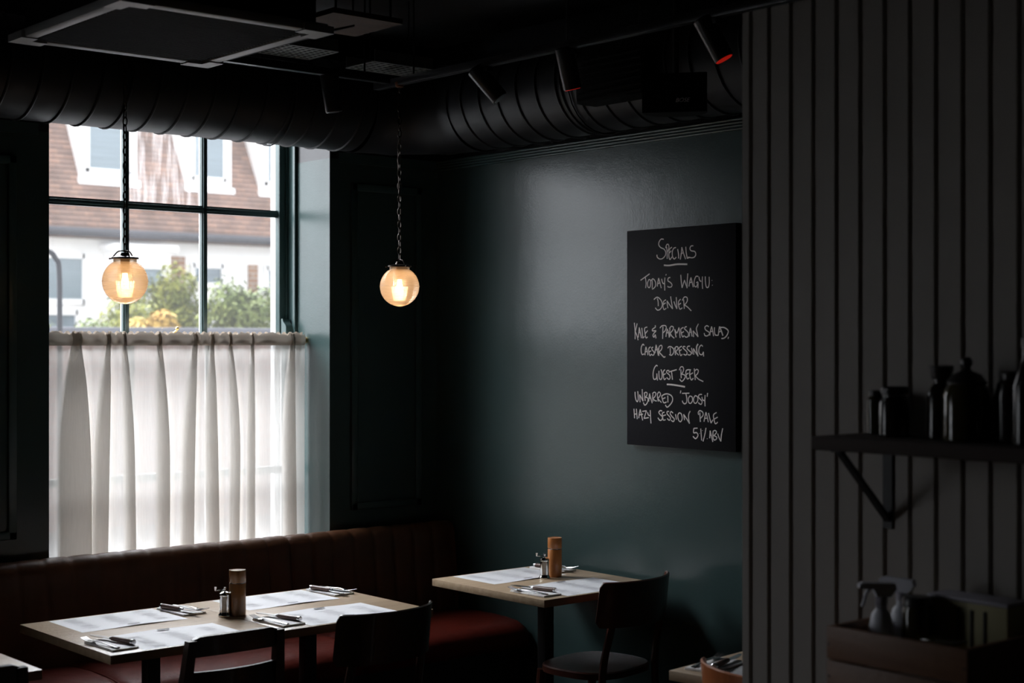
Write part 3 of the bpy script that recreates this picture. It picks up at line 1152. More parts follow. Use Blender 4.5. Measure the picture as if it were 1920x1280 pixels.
# ------------------------------------------------------------------ mills
def make_mill(label):
    t = thing('pepper_mill', (0, 0, 0), label, 'pepper mill', 0, 'wooden pepper mills')
    b = MB()
    b.lathe([(0.0285, 0.0), (0.0300, 0.002), (0.0302, 0.06), (0.0302, 0.1165), (0.0292, 0.118)], n=40)
    b.build('body', M_MILL, t)
    b = MB()
    b.lathe([(0.0275, 0.1175), (0.0275, 0.1215)], n=32)
    b.build('metal_ring', M_STEEL, t)
    b = MB()
    b.lathe([(0.0292, 0.121), (0.0302, 0.1225), (0.0302, 0.164), (0.0294, 0.1665), (0.0275, 0.1668), (0.0268, 0.1655), (0, 0.1655)], n=40)
    b.build('head', M_MILL, t)
    return t


def make_grinder(label):
    t = thing('salt_grinder', (0, 0, 0), label, 'salt grinder', 0, 'small chrome salt grinders')
    b = MB()
    b.lathe([(0.0235, 0.0), (0.0240, 0.003), (0.0232, 0.007), (0.0205, 0.010), (0.0195, 0.016)], n=32)
    b.build('base', M_CHROME, t)
    b = MB()
    b.lathe([(0.0185, 0.016), (0.0185, 0.075)], n=32)
    b.build('salt_chamber', M_SALT, t)
    b = MB()
    for k in range(4):
        a = 2 * PI * k / 4 + 0.5
        P = []
        for i in range(6):
            th = a - 0.34 + 0.68 * i / 5
            P.append([(0.0195 * math.cos(th), 0.0195 * math.sin(th), z) for z in (0.016, 0.076)])
        b.grid(P)
    b.build('cage_strips', M_CHROME, t, recalc=False)
    b = MB()
    b.lathe([(0.0200, 0.074), (0.0205, 0.078), (0.0195, 0.083), (0.0115, 0.089), (0.0045, 0.091), (0, 0.0915)], n=32)
    b.build('lid', M_CHROME, t)
    b = MB()
    b.tube([(0, 0, 0.090), (0, 0, 0.103)], 0.0032, 10)
    b.lathe([(0.0048, 0.098), (0.0055, 0.101), (0.0048, 0.105), (0, 0.1055)], n=14)
    b.tube([(0, 0, 0.0955), (-0.034, 0.0, 0.0955)], 0.0022, 8)
    k = b.build('crank', M_CHROME, t)
    b = MB()
    b.tube([(-0.034, 0, 0.0945), (-0.034, 0, 0.1085)], [0.0030, 0.0048], 12)
    b.build('crank_knob', M_CHROME, k)
    return t


m0 = make_mill('tall brown wooden pepper mill on the joined tables, between the four covers')
m0.location = (2.874, 4.895, TZ)
m1 = copy_tree(m0)
m1.location = (4.371, 4.820, TZ)
m1['label'] = 'orange-brown wooden pepper mill on the table against the right wall'
for c_ in m1.children:
    if c_.data.materials[0] == M_MILL:
        c_.data = c_.data.copy()
        c_.data.materials[0] = M_MILL_ORANGE
g0 = make_grinder('small chrome crank salt grinder beside the mill on the joined tables')
g0.location = (2.829, 4.908, TZ)
g0.rotation_euler = (0, 0, R(-20))
g1 = copy_tree(g0)
g1.location = (4.306, 4.812, TZ)
g1.rotation_euler = (0, 0, R(-32))
g1['label'] = 'small chrome crank salt grinder beside the orange-brown mill'


# ================================================================== chairs
def slat_chair(label):
    """local frame: sitter faces +Y, back at y = 0"""
    t = thing('slatted_chair', (0, 0, 0), label, 'chair', 0, 'slat-backed dining chairs')
    w = 0.178
    for s in (-1, 1):
        b = MB()
        pts = [(s * 0.185, -0.06, 0.0), (s * 0.184, 0.012, 0.30), (s * 0.182, 0.03, 0.45), (s * 0.172, 0.010, 0.65), (s * 0.163, -0.01, 0.793)]
        P = []
        for (x, y, z), hw in zip(pts, (0.014, 0.018, 0.019, 0.017, 0.0145)):
            P.append([(x - hw, y - hw, z), (x + hw, y - hw, z), (x + hw, y + hw, z), (x - hw, y + hw, z), (x - hw, y - hw, z)])
        V = b.grid([[Vector(p) for p in row] for row in P])
        b.bm.faces.new([v for v in V[0][:4]])
        b.bm.faces.new([v for v in reversed(V[-1][:4])])
        bmesh.ops.remove_doubles(b.bm, verts=b.bm.verts, dist=1e-5)
        b.build('back_post', M_CHAIR_DARK, t, smooth=40)
        b = MB()
        b.tube([(s * 0.18, 0.40, 0.0), (s * 0.185, 0.40, 0.43)], [0.015, 0.020], 8)
        b.build('leg', M_CHAIR_DARK, t)

    def curved(z0, z1, bulge, hw, y0, th, nm, cham=0.0):
        b = MB()
        N = 14
        P = []
        for i in range(N + 1):
            u = -1 + 2 * i / N
            x = u * hw
            yb = y0 - bulge * (1 - u * u)
            dz = -cham if i in (0, N) else 0.0
            P.append([(x, yb - th, z0), (x, yb - th, z1 + dz), (x, yb + th, z1 + dz), (x, yb + th, z0), (x, yb - th, z0)])
        V = b.grid(P)
        b.bm.faces.new(V[0][:4])
        b.bm.faces.new(list(reversed(V[-1][:4])))
        bmesh.ops.remove_doubles(b.bm, verts=b.bm.verts, dist=1e-5)
        b.build(nm, M_CHAIR_DARK, t, smooth=30)
    curved(0.738, 0.803, 0.006, 0.155, -0.004, 0.011, 'top_rail', 0.008)
    curved(0.600, 0.688, 0.028, 0.158, 0.010, 0.008, 'back_slat')
    b = MB()
    b.prism([(-0.19, 0.0), (0.19, 0.0), (0.215, 0.22), (0.20, 0.42), (-0.20, 0.42), (-0.215, 0.22)], 0.43, 0.455, 'Z')
    b.build('seat', M_CHAIR_DARK, t)
    b = MB()
    b.box(-0.17, 0.17, 0.39, 0.41, 0.20, 0.225)
    for s in (-1, 1):
        b.box(s * 0.182 - 0.008, s * 0.182 + 0.008, 0.0, 0.40, 0.26, 0.285)
    b.build('stretcher', M_CHAIR_DARK, t)
    return t


def curved_chair(label, m):
    """local frame: sitter faces +Y, the curved plywood back bulges to -Y, its tips at y = 0"""
    t = thing('bentwood_chair', (0, 0, 0), label, 'chair', 0, 'curved-back dining chairs')
    hw, sag, th = 0.215, 0.095, 0.006
    b = MB()
    N = 28
    P = []
    for i in range(N + 1):
        u = -1 + 2 * i / N
        x = hw * math.sin(u * 1.25) / math.sin(1.25)
        y = -sag * (math.cos(u * 1.25) - math.cos(1.25)) / (1 - math.cos(1.25))
        nx, ny = x / hw * 0.75, -0.66
        L = math.hypot(nx, ny)
        nx, ny = nx / L * th, ny / L * th
        e = max(0.0, (abs(u) - 0.90) / 0.10)
        rz = 0.022 * (1 - math.sqrt(max(0, 1 - e * e)))          # rounded corners
        zt, zb = 0.820 - rz, 0.640 + rz
        lean = 0.02
        P.append([(x + nx, y + ny - 0, zb), (x + nx, y + ny - lean * 0.5, (zt + zb) / 2), (x + nx, y + ny - lean, zt - 0.004), (x, y - lean, zt),
                  (x - nx, y - ny - lean, zt - 0.004), (x - nx, y - ny - lean * 0.5, (zt + zb) / 2), (x - nx, y - ny, zb)])
    V = b.grid(P)
    for i in range(N):
        b.bm.faces.new((V[i][-1], V[i + 1][-1], V[i + 1][0], V[i][0]))
    b.bm.faces.new(list(reversed(V[0])))
    b.bm.faces.new(V[-1])
    b.build('backrest', m, t, smooth=50)
    for s in (-1, 1):
        b = MB()
        b.tube(smoothline([(s * 0.19, -0.10, 0.0), (s * 0.180, -0.02, 0.25), (s * 0.172, 0.0, 0.45), (s * 0.160, -0.035, 0.64), (s * 0.150, -0.058, 0.78)], 4),
               0.0155, 8)
        b.build('back_post', m, t)
        b = MB()
        b.tube([(s * 0.185, 0.345, 0.0), (s * 0.165, 0.315, 0.43)], [0.013, 0.019], 10)
        b.build('leg', m, t)
    b = MB()
    N = 40
    ring = []
    for k in range(N):
        a = 2 * PI * k / N
        ca, sa = math.cos(a), math.sin(a)
        r = 1 / ((abs(ca) ** 3 + abs(sa) ** 3) ** (1 / 3))
        ring.append((0.205 * r * ca, 0.168 + 0.185 * r * sa))
    inner = [(x * 0.9, 0.168 + (y - 0.168) * 0.9) for x, y in ring]
    A = [[(x, y, 0.425) for x, y in ring], [(x, y, 0.448) for x, y in ring],
         [(x * 0.97, 0.168 + (y - 0.168) * 0.97, 0.453) for x, y in ring], [(x, y, 0.449) for x, y in inner]]
    V = b.grid([list(r) + [r[0]] for r in A])
    bmesh.ops.remove_doubles(b.bm, verts=b.bm.verts, dist=1e-5)
    b.bm.verts.ensure_lookup_table()
    bnd = [e for e in b.bm.edges if e.is_boundary]
    bmesh.ops.contextual_create(b.bm, geom=[e for e in bnd if e.verts[0].co.z < 0.43])
    bmesh.ops.contextual_create(b.bm, geom=[e for e in bnd if e.verts[0].co.z > 0.44])
    b.build('seat', m, t, smooth=40)
    b = MB()
    b.tube([(-0.172, 0.0, 0.30), (-0.168, 0.33, 0.28)], 0.009, 8)
    b.tube([(0.172, 0.0, 0.30), (0.168, 0.33, 0.28)], 0.009, 8)
    b.tube([(-0.170, 0.19, 0.29), (0.170, 0.19, 0.29)], 0.009, 8)
    b.build('stretcher', m, t)
    return t


c0 = slat_chair('dark slat-backed chair tucked under the left joined table')
c0.location = (2.562, 4.385, 0)
c1 = copy_tree(c0)
c1.location = (1.668, 4.365, 0)
c1['label'] = 'dark slat-backed chair with only a post tip showing, at the bottom left corner'
k0 = curved_chair('dark curved-back chair at the joined tables, right of the slat-backed chair', M_CHAIR_DARK)
k0.location = (3.150, 4.385, 0)
k0.rotation_euler = (0, 0, R(5))
k1 = copy_tree(k0)
k1.location = (4.312, 4.315, 0)
k1.rotation_euler = (0, 0, R(8))
k1['label'] = 'mahogany curved-back chair at the table against the right wall'
for c_ in k1.children:
    if c_.type == 'MESH':
        c_.data = c_.data.copy()
        c_.data.materials[0] = M_CHAIR_RED
k2 = copy_tree(k0)
k2.location = (3.375, 2.850, 0)
k2.rotation_euler = (0, 0, R(-97))
k2['label'] = 'orange-brown curved-back chair peeking out past the boarded partition'
for c_ in k2.children:
    if c_.type == 'MESH':
        c_.data = c_.data.copy()
        c_.data.materials[0] = M_CHAIR_ORANGE


# ================================================================== chalkboard
def px_to_right_wall(px, py, xp):
    """pixel of the photograph -> point on the vertical plane x = xp"""
    a = R(49.4)
    fx, fy = math.cos(a), math.sin(a)
    q = (px - 960) / F_PX
    dx, dy = fx + q * fy, fy - q * fx
    k = xp / dx
    return (dy * k, CAM_H + (640 - py) / F_PX * k)


def chalkboard():
    y0, y1, z0, z1 = 4.025, 4.635, 1.311, 2.221
    t = thing('chalkboard', (XW, (y0 + y1) / 2, z0), 'tall black specials board chalked with the menu on the green wall', 'chalkboard')
    ox, oy, oz = XW, (y0 + y1) / 2, z0
    b = MB()
    b.box(-0.031, -0.001, y0 - oy, y1 - oy, 0, z1 - z0, bev=0.0015)
    b.build('board', M_BOARD, t)
    C1, C2, C3, C4, C5, C6 = (1190, 440, 8), (1180, 595, 16), (1270, 595, 16), (1210, 675, 16), (1180, 725, 17.067), (1265, 725, 11.64)
    LINES = [
        ('specials', [
            (C1, [(435, 68), (400, 65), (370, 100), (362, 150), (390, 190), (440, 215), (465, 255), (460, 310), (420, 355), (375, 362), (340, 335), (335, 300)]),
            (C1, [(480, 180), (487, 270), (488, 360)]), (C1, [(465, 200), (480, 150), (505, 145), (515, 185), (505, 230), (482, 265)]),
            (C1, [(560, 185), (525, 215), (515, 270), (515, 330), (530, 370), (560, 330)]), (C1, [(515, 280), (550, 240)]),
            (C1, [(620, 190), (585, 205), (565, 260), (570, 330), (595, 362), (625, 335)]), (C1, [(645, 215), (658, 290), (660, 355)]),
            (C1, [(685, 370), (700, 280), (708, 185)]), (C1, [(708, 185), (735, 280), (765, 365)]), (C1, [(690, 290), (735, 265)]),
            (C1, [(768, 180), (775, 270), (790, 355)]), (C1, [(790, 355), (830, 335)]),
            (C1, [(880, 165), (845, 170), (830, 210), (850, 240), (900, 250), (918, 290), (900, 330), (860, 345), (800, 335)])]),
        ('underline', [(C1, [(440, 457), (520, 460), (640, 442), (790, 442)], 1.5)]),
        ('todays', [
            (C1, [(90, 682), (150, 640), (225, 585)]), (C1, [(160, 640), (172, 720), (165, 800)]),
            (C1, [(215, 670), (195, 720), (200, 780), (225, 790), (240, 740), (235, 680), (215, 670)]),
            (C1, [(262, 680), (265, 760), (262, 800)]), (C1, [(245, 690), (275, 660), (310, 700), (315, 760), (290, 800), (262, 815)]),
            (C1, [(340, 775), (350, 700), (360, 650)]), (C1, [(360, 650), (380, 720), (400, 800)]), (C1, [(345, 735), (380, 720)]),
            (C1, [(405, 660), (420, 720), (445, 735)]), (C1, [(455, 640), (450, 720), (452, 835)]), (C1, [(475, 590), (468, 610)]),
            (C1, [(535, 640), (505, 650), (500, 690), (530, 710), (560, 745), (550, 780), (510, 785), (495, 770)]),
            ]),
        ('wagyu', [
            (C1, [(692, 600), (700, 700), (712, 795)]), (C1, [(712, 795), (748, 680)]), (C1, [(748, 680), (788, 800)]), (C1, [(788, 800), (790, 690), (798, 580)]),
            (C1, [(815, 775), (828, 700), (845, 640)]), (C1, [(845, 640), (862, 710), (880, 785)]), (C1, [(825, 720), (865, 705)]),
            (C1, [(955, 625), (920, 625), (895, 690), (895, 760), (925, 780), (945, 730)]), (C1, [(925, 720), (950, 712), (950, 800)]),
            (C1, [(965, 630), (975, 680), (1000, 700)]), (C1, [(1018, 625), (1015, 720), (1020, 810)]),
            (C1, [(1060, 625), (1062, 700), (1075, 780), (1105, 785), (1120, 720), (1118, 630)]),
            (C1, [(1160, 680), (1160, 688)]), (C1, [(1165, 752), (1168, 760)])]),
        ('denver', [
            (C1, [(340, 955), (352, 1000), (355, 1070)]), (C1, [(290, 970), (340, 935), (395, 980), (415, 1050), (390, 1110), (345, 1130), (310, 1095)]),
            (C1, [(470, 975), (435, 1000), (425, 1060), (440, 1120), (475, 1100)]), (C1, [(430, 1045), (465, 1020)]),
            (C1, [(500, 1100), (490, 1040), (487, 990)]), (C1, [(487, 990), (525, 1050), (570, 1110)]), (C1, [(570, 1110), (555, 1020), (540, 925)]),
            (C1, [(590, 1000), (610, 1060), (635, 1110)]), (C1, [(635, 1110), (630, 1020), (625, 935)]),
            (C1, [(690, 965), (660, 1000), (660, 1060), (680, 1115), (715, 1095)]), (C1, [(660, 1050), (695, 1025)]),
            (C1, [(735, 970), (740, 1040), (745, 1110)]), (C1, [(715, 985), (745, 935), (785, 940), (790, 990), (760, 1040), (740, 1050)]),
            (C1, [(740, 1050), (790, 1080), (850, 1140)])]),
        ('kale', [
            (C2, [(150, 160), (165, 300), (175, 420), (175, 650)]), (C2, [(235, 180), (205, 320), (180, 420)]), (C2, [(180, 420), (230, 540), (265, 680)]),
            (C2, [(270, 600), (285, 450), (300, 300)]), (C2, [(300, 300), (330, 450), (365, 620)]), (C2, [(290, 460), (325, 430)]),
            (C2, [(375, 310), (390, 450), (405, 620)]), (C2, [(405, 620), (455, 570)]),
            (C2, [(540, 285), (460, 325), (470, 450), (500, 610), (550, 580)]), (C2, [(475, 490), (550, 390)]),
            (C2, [(775, 235), (780, 290), (700, 350), (700, 400), (800, 400), (740, 470), (710, 540), (740, 590), (780, 520), (800, 625)]),
            (C2, [(1010, 270), (1005, 450), (1000, 640)]), (C2, [(920, 315), (980, 250), (1080, 245), (1110, 300), (1080, 390), (1010, 460)]),
            (C2, [(1100, 580), (1115, 450), (1140, 340)]), (C2, [(1140, 340), (1180, 470), (1200, 600)]), (C2, [(1110, 470), (1165, 450)]),
            (C2, [(1225, 330), (1210, 450), (1225, 570)]), (C2, [(1200, 340), (1260, 265), (1320, 290), (1310, 370), (1225, 470)]), (C2, [(1225, 470), (1280, 560), (1350, 620)]),
            (C2, [(1362, 350), (1382, 470), (1402, 595)]), (C2, [(1366, 355), (1412, 455), (1440, 445), (1490, 300)]), (C2, [(1490, 300), (1510, 450), (1525, 610)]),
            (C3, [(185, 300), (110, 345), (115, 450), (160, 580), (210, 540)]), (C3, [(120, 470), (195, 420)]),
            (C3, [(285, 275), (240, 285), (220, 340), (290, 410), (335, 480), (320, 570), (260, 590), (225, 560)]),
            (C3, [(360, 570), (370, 430), (395, 315)]), (C3, [(395, 315), (420, 420), (445, 570)]), (C3, [(370, 450), (425, 430)]),
            (C3, [(490, 585), (485, 480), (475, 400)]), (C3, [(475, 400), (560, 500), (625, 580)]), (C3, [(625, 580), (590, 430), (575, 320), (635, 190)]),
            (C3, [(945, 280), (890, 245), (830, 290), (850, 370), (950, 440), (960, 500), (900, 550), (830, 540), (805, 470)]),
            (C3, [(975, 540), (995, 400), (1030, 270)]), (C3, [(1030, 270), (1065, 420), (1090, 560)]), (C3, [(985, 430), (1060, 410)]),
            (C3, [(1115, 295), (1115, 430), (1140, 530)]), (C3, [(1140, 530), (1225, 535)]),
            (C3, [(1230, 540), (1245, 400), (1265, 270)]), (C3, [(1265, 270), (1320, 400), (1370, 545)], 1.3), (C3, [(1250, 440), (1320, 400)]),
            (C3, [(1290, 300), (1400, 300), (1500, 360), (1530, 430), (1480, 550), (1400, 620), (1325, 630)], 1.2), (C3, [(1540, 580), (1520, 640)])]),
        ('caesar', [
            (C2, [(445, 840), (410, 800), (365, 880), (355, 1000), (385, 1110), (440, 1090)]),
            (C2, [(470, 1130), (480, 1000), (500, 880)]), (C2, [(500, 880), (535, 1000), (560, 1130)]), (C2, [(480, 1040), (530, 1010)]),
            (C2, [(640, 885), (590, 920), (585, 1020), (620, 1140), (660, 1100)]), (C2, [(590, 1030), (655, 1000)]),
            (C2, [(715, 890), (675, 910), (690, 980), (740, 1030), (740, 1110), (700, 1130), (660, 1095)]),
            (C2, [(770, 1070), (785, 950), (805, 820)]), (C2, [(805, 820), (840, 980), (870, 1140)]), (C2, [(785, 980), (830, 960)]),
            (C2, [(890, 900), (880, 1020), (890, 1150)]), (C2, [(860, 960), (910, 860), (960, 835), (985, 890), (950, 980), (890, 1030)]),
            (C2, [(890, 1030), (970, 1120), (1040, 1190), (1080, 1170)], 1.15),
            (C2, [(1225, 900), (1230, 1000), (1235, 1100)]), (C2, [(1155, 920), (1190, 875), (1260, 880), (1330, 950), (1330, 1050), (1270, 1130), (1200, 1110)]),
            (C2, [(1380, 920), (1375, 1020), (1385, 1130)]), (C2, [(1350, 940), (1400, 880), (1450, 880), (1460, 940), (1400, 1020), (1385, 1030)]), (C2, [(1385, 1030), (1480, 1130)]),
            (C3, [(135, 860), (60, 910), (60, 1000), (100, 1140), (150, 1100)]), (C3, [(60, 1010), (130, 960)]),
            (C3, [(240, 885), (200, 865), (170, 910), (240, 980), (295, 1050), (260, 1125), (190, 1100)]),
            (C3, [(380, 860), (320, 865), (295, 930), (360, 1000), (420, 1060), (380, 1125), (310, 1110)]),
            (C3, [(425, 910), (445, 1000), (450, 1095)]),
            (C3, [(495, 1115), (490, 1020), (485, 930)]), (C3, [(485, 930), (560, 1060), (630, 1160)]), (C3, [(620, 1150), (590, 1030), (580, 880), (625, 795)], 1.3),
            (C3, [(765, 870), (720, 830), (665, 890), (645, 1000), (670, 1090), (740, 1115), (785, 1030)]), (C3, [(785, 1030), (790, 1170)])]),
        ('guest', [
            (C4, [(365, 180), (335, 155), (280, 220), (240, 350), (235, 480), (260, 570), (320, 560), (345, 480), (345, 400)]), (C4, [(345, 400), (365, 610)]),
            (C4, [(410, 320), (410, 450), (430, 560), (480, 570), (505, 480), (495, 350), (470, 280)]),
            (C4, [(590, 285), (540, 340), (540, 460), (570, 580), (620, 540)]), (C4, [(550, 440), (610, 400)]),
            (C4, [(720, 315), (660, 310), (640, 370), (720, 440), (745, 520), (710, 575), (640, 520)]),
            (C4, [(700, 360), (800, 325), (940, 285)]), (C4, [(785, 335), (800, 450), (815, 585)]),
            (C4, [(1070, 280), (1070, 400), (1080, 540)]), (C4, [(1020, 300), (1060, 210), (1120, 200), (1150, 270), (1120, 370), (1080, 420)]),
            (C4, [(1080, 420), (1170, 440), (1200, 500), (1150, 590), (1090, 635), (1030, 570)]),
            (C4, [(1300, 285), (1230, 310), (1220, 420), (1260, 560), (1320, 530)]), (C4, [(1230, 430), (1290, 390)]),
            (C4, [(1370, 290), (1290, 285)]), (C4, [(1345, 300), (1330, 430), (1380, 590), (1440, 540)]), (C4, [(1340, 430), (1430, 380)]),
            (C4, [(1470, 250), (1480, 400), (1500, 595)]), (C4, [(1490, 320), (1540, 275), (1590, 310), (1570, 400), (1500, 470)]),
            (C4, [(1500, 470), (1600, 570), (1740, 640)])]),
        ('underline', [(C4, [(650, 725), (800, 735), (1000, 765), (1190, 800)], 1.5)]),
        ('unbarred', [
            (C5, [(185, 160), (190, 300), (220, 430), (260, 470), (285, 400), (280, 250), (270, 140)]),
            (C5, [(345, 490), (340, 370), (330, 250)]), (C5, [(330, 250), (390, 360), (445, 460)]), (C5, [(445, 460), (420, 280), (415, 75)]),
            (C5, [(485, 200), (495, 330), (510, 450)]), (C5, [(470, 210), (520, 175), (570, 200), (550, 290), (500, 330)]),
            (C5, [(500, 330), (590, 360), (590, 470), (540, 560), (490, 580), (450, 500)]),
            (C5, [(620, 470), (635, 340), (650, 215)]), (C5, [(650, 215), (690, 380), (735, 520)]), (C5, [(630, 370), (690, 350)]),
            (C5, [(760, 230), (745, 350), (760, 470)]), (C5, [(740, 220), (800, 170), (850, 210), (820, 310), (755, 370)]), (C5, [(755, 370), (820, 440), (880, 450)]),
            (C5, [(900, 230), (905, 350), (930, 470)]), (C5, [(895, 240), (950, 165), (1000, 230), (960, 320), (910, 370)]), (C5, [(910, 370), (980, 450), (1030, 500)]),
            (C5, [(1040, 310), (1060, 400), (1090, 490), (1140, 510), (1190, 480)]), (C5, [(1070, 385), (1155, 345)]), 
            (C5, [(1230, 280), (1235, 380), (1235, 500)]),
            (C5, [(1030, 300), (1120, 240), (1220, 225), (1330, 270), (1385, 360), (1370, 480), (1290, 590), (1210, 650), (1155, 580)], 1.1),
            ]),
        ('joosy', [
            (C6, [(135, 80), (125, 140)]), (C6, [(165, 142), (245, 140), (320, 138)]), (C6, [(245, 140), (265, 250), (260, 340), (215, 370), (175, 330), (172, 300)]),
            (C6, [(330, 200), (300, 260), (310, 340), (350, 360), (390, 300), (380, 220), (330, 200)]),
            (C6, [(450, 190), (415, 250), (420, 330), (460, 360), (505, 300), (500, 220), (450, 190)]),
            (C6, [(595, 165), (540, 170), (520, 220), (560, 270), (600, 320), (580, 380), (530, 360), (525, 335)]),
            (C6, [(595, 220), (610, 280), (650, 300)]), (C6, [(665, 180), (660, 300), (665, 425)]), (C6, [(720, 135), (710, 215)])]),
        ('hazy', [
            (C5, [(150, 700), (160, 850), (170, 1005)]), (C5, [(225, 700), (240, 860), (255, 1030)]), (C5, [(150, 880), (240, 860)]),
            (C5, [(305, 1000), (320, 860), (350, 720)]), (C5, [(350, 720), (390, 900), (430, 1070)]), (C5, [(320, 900), (435, 870)]),
            (C5, [(420, 785), (550, 765)]), (C5, [(550, 765), (470, 1010)]), (C5, [(470, 1010), (620, 985)]),
            (C5, [(585, 810), (610, 900), (665, 920)]), (C5, [(670, 745), (680, 950), (695, 1170)]),
            ]),
        ('session', [
            (C5, [(1050, 775), (990, 760), (945, 820), (1000, 900), (1060, 960), (1040, 1050), (980, 1070), (915, 990)]),
            (C5, [(1125, 810), (1060, 840), (1065, 940), (1090, 1060), (1160, 1050)]), (C5, [(1070, 930), (1170, 895)]),
            (C5, [(1270, 790), (1215, 790), (1210, 860), (1280, 940), (1320, 1000), (1280, 1070), (1215, 1010)]),
            (C5, [(1400, 840), (1340, 790), (1310, 860), (1370, 950), (1440, 1030), (1410, 1110), (1340, 1070)]),
            (C6, [(20, 595), (40, 715)]), (C6, [(100, 565), (70, 620), (85, 720), (130, 760), (165, 690), (145, 590), (100, 565)]),
            (C6, [(215, 725), (205, 650), (195, 600)]), (C6, [(195, 600), (265, 700), (325, 800)]), (C6, [(325, 800), (305, 680), (310, 590), (340, 530)]),
            ]),
        ('pale', [
            (C6, [(550, 560), (555, 660), (562, 765)]), (C6, [(525, 610), (515, 560), (550, 520), (610, 550), (620, 620), (560, 690)]),
            (C6, [(640, 760), (660, 660), (685, 555)]), (C6, [(685, 555), (715, 670), (735, 770)]), (C6, [(655, 690), (720, 680)]),
            (C6, [(740, 570), (765, 680), (795, 790)]), (C6, [(795, 790), (835, 720)]),
            (C6, [(915, 560), (850, 610), (860, 720), (890, 805), (940, 770)]), (C6, [(870, 700), (940, 660)])]),
        ('strength', [
            (C6, [(500, 900), (420, 905)]), (C6, [(420, 905), (415, 1000), (480, 1000), (510, 1060), (460, 1130), (400, 1080)]),
            (C6, [(540, 1013), (542, 1020)]), (C6, [(570, 910), (580, 1040), (590, 1170)]), (C6, [(602, 948), (603, 955)]),
            (C6, [(685, 895), (660, 1040), (620, 1190)]), (C6, [(710, 1126), (712, 1138)]),
            (C6, [(765, 1120), (770, 1040), (775, 955)]), (C6, [(775, 955), (805, 1080), (835, 1200)]), (C6, [(770, 1060), (805, 1050)]),
            (C6, [(840, 970), (835, 1070), (850, 1150)]), (C6, [(835, 975), (880, 950), (915, 990), (870, 1050), (850, 1060)]), (C6, [(850, 1060), (920, 1100), (900, 1150), (855, 1160)]),
            (C6, [(940, 1020), (970, 1110), (1010, 1190)]), (C6, [(1010, 1190), (1020, 1060), (1050, 905)])]),
    ]
    for nm, strokes in LINES:
        b = MB()
        for st in strokes:
            (cx, cy, cs), pts = st[0], st[1]
            wf = st[2] if len(st) > 2 else 1.0
            P = []
            for (u, v) in pts:
                yy, zz = px_to_right_wall(cx + u / cs, cy + v / cs, XW - 0.031)
                P.append((-0.0313, yy - oy, zz - oz))
            b.tube(smoothline(P, 5), 0.0026 * wf, 6, flat=((1, 0, 0), 0.25))
        o = b.build('chalk_underline' if nm == 'underline' else 'chalk_lettering', M_CHALK, t, smooth=60)
    return t


chalkboard()


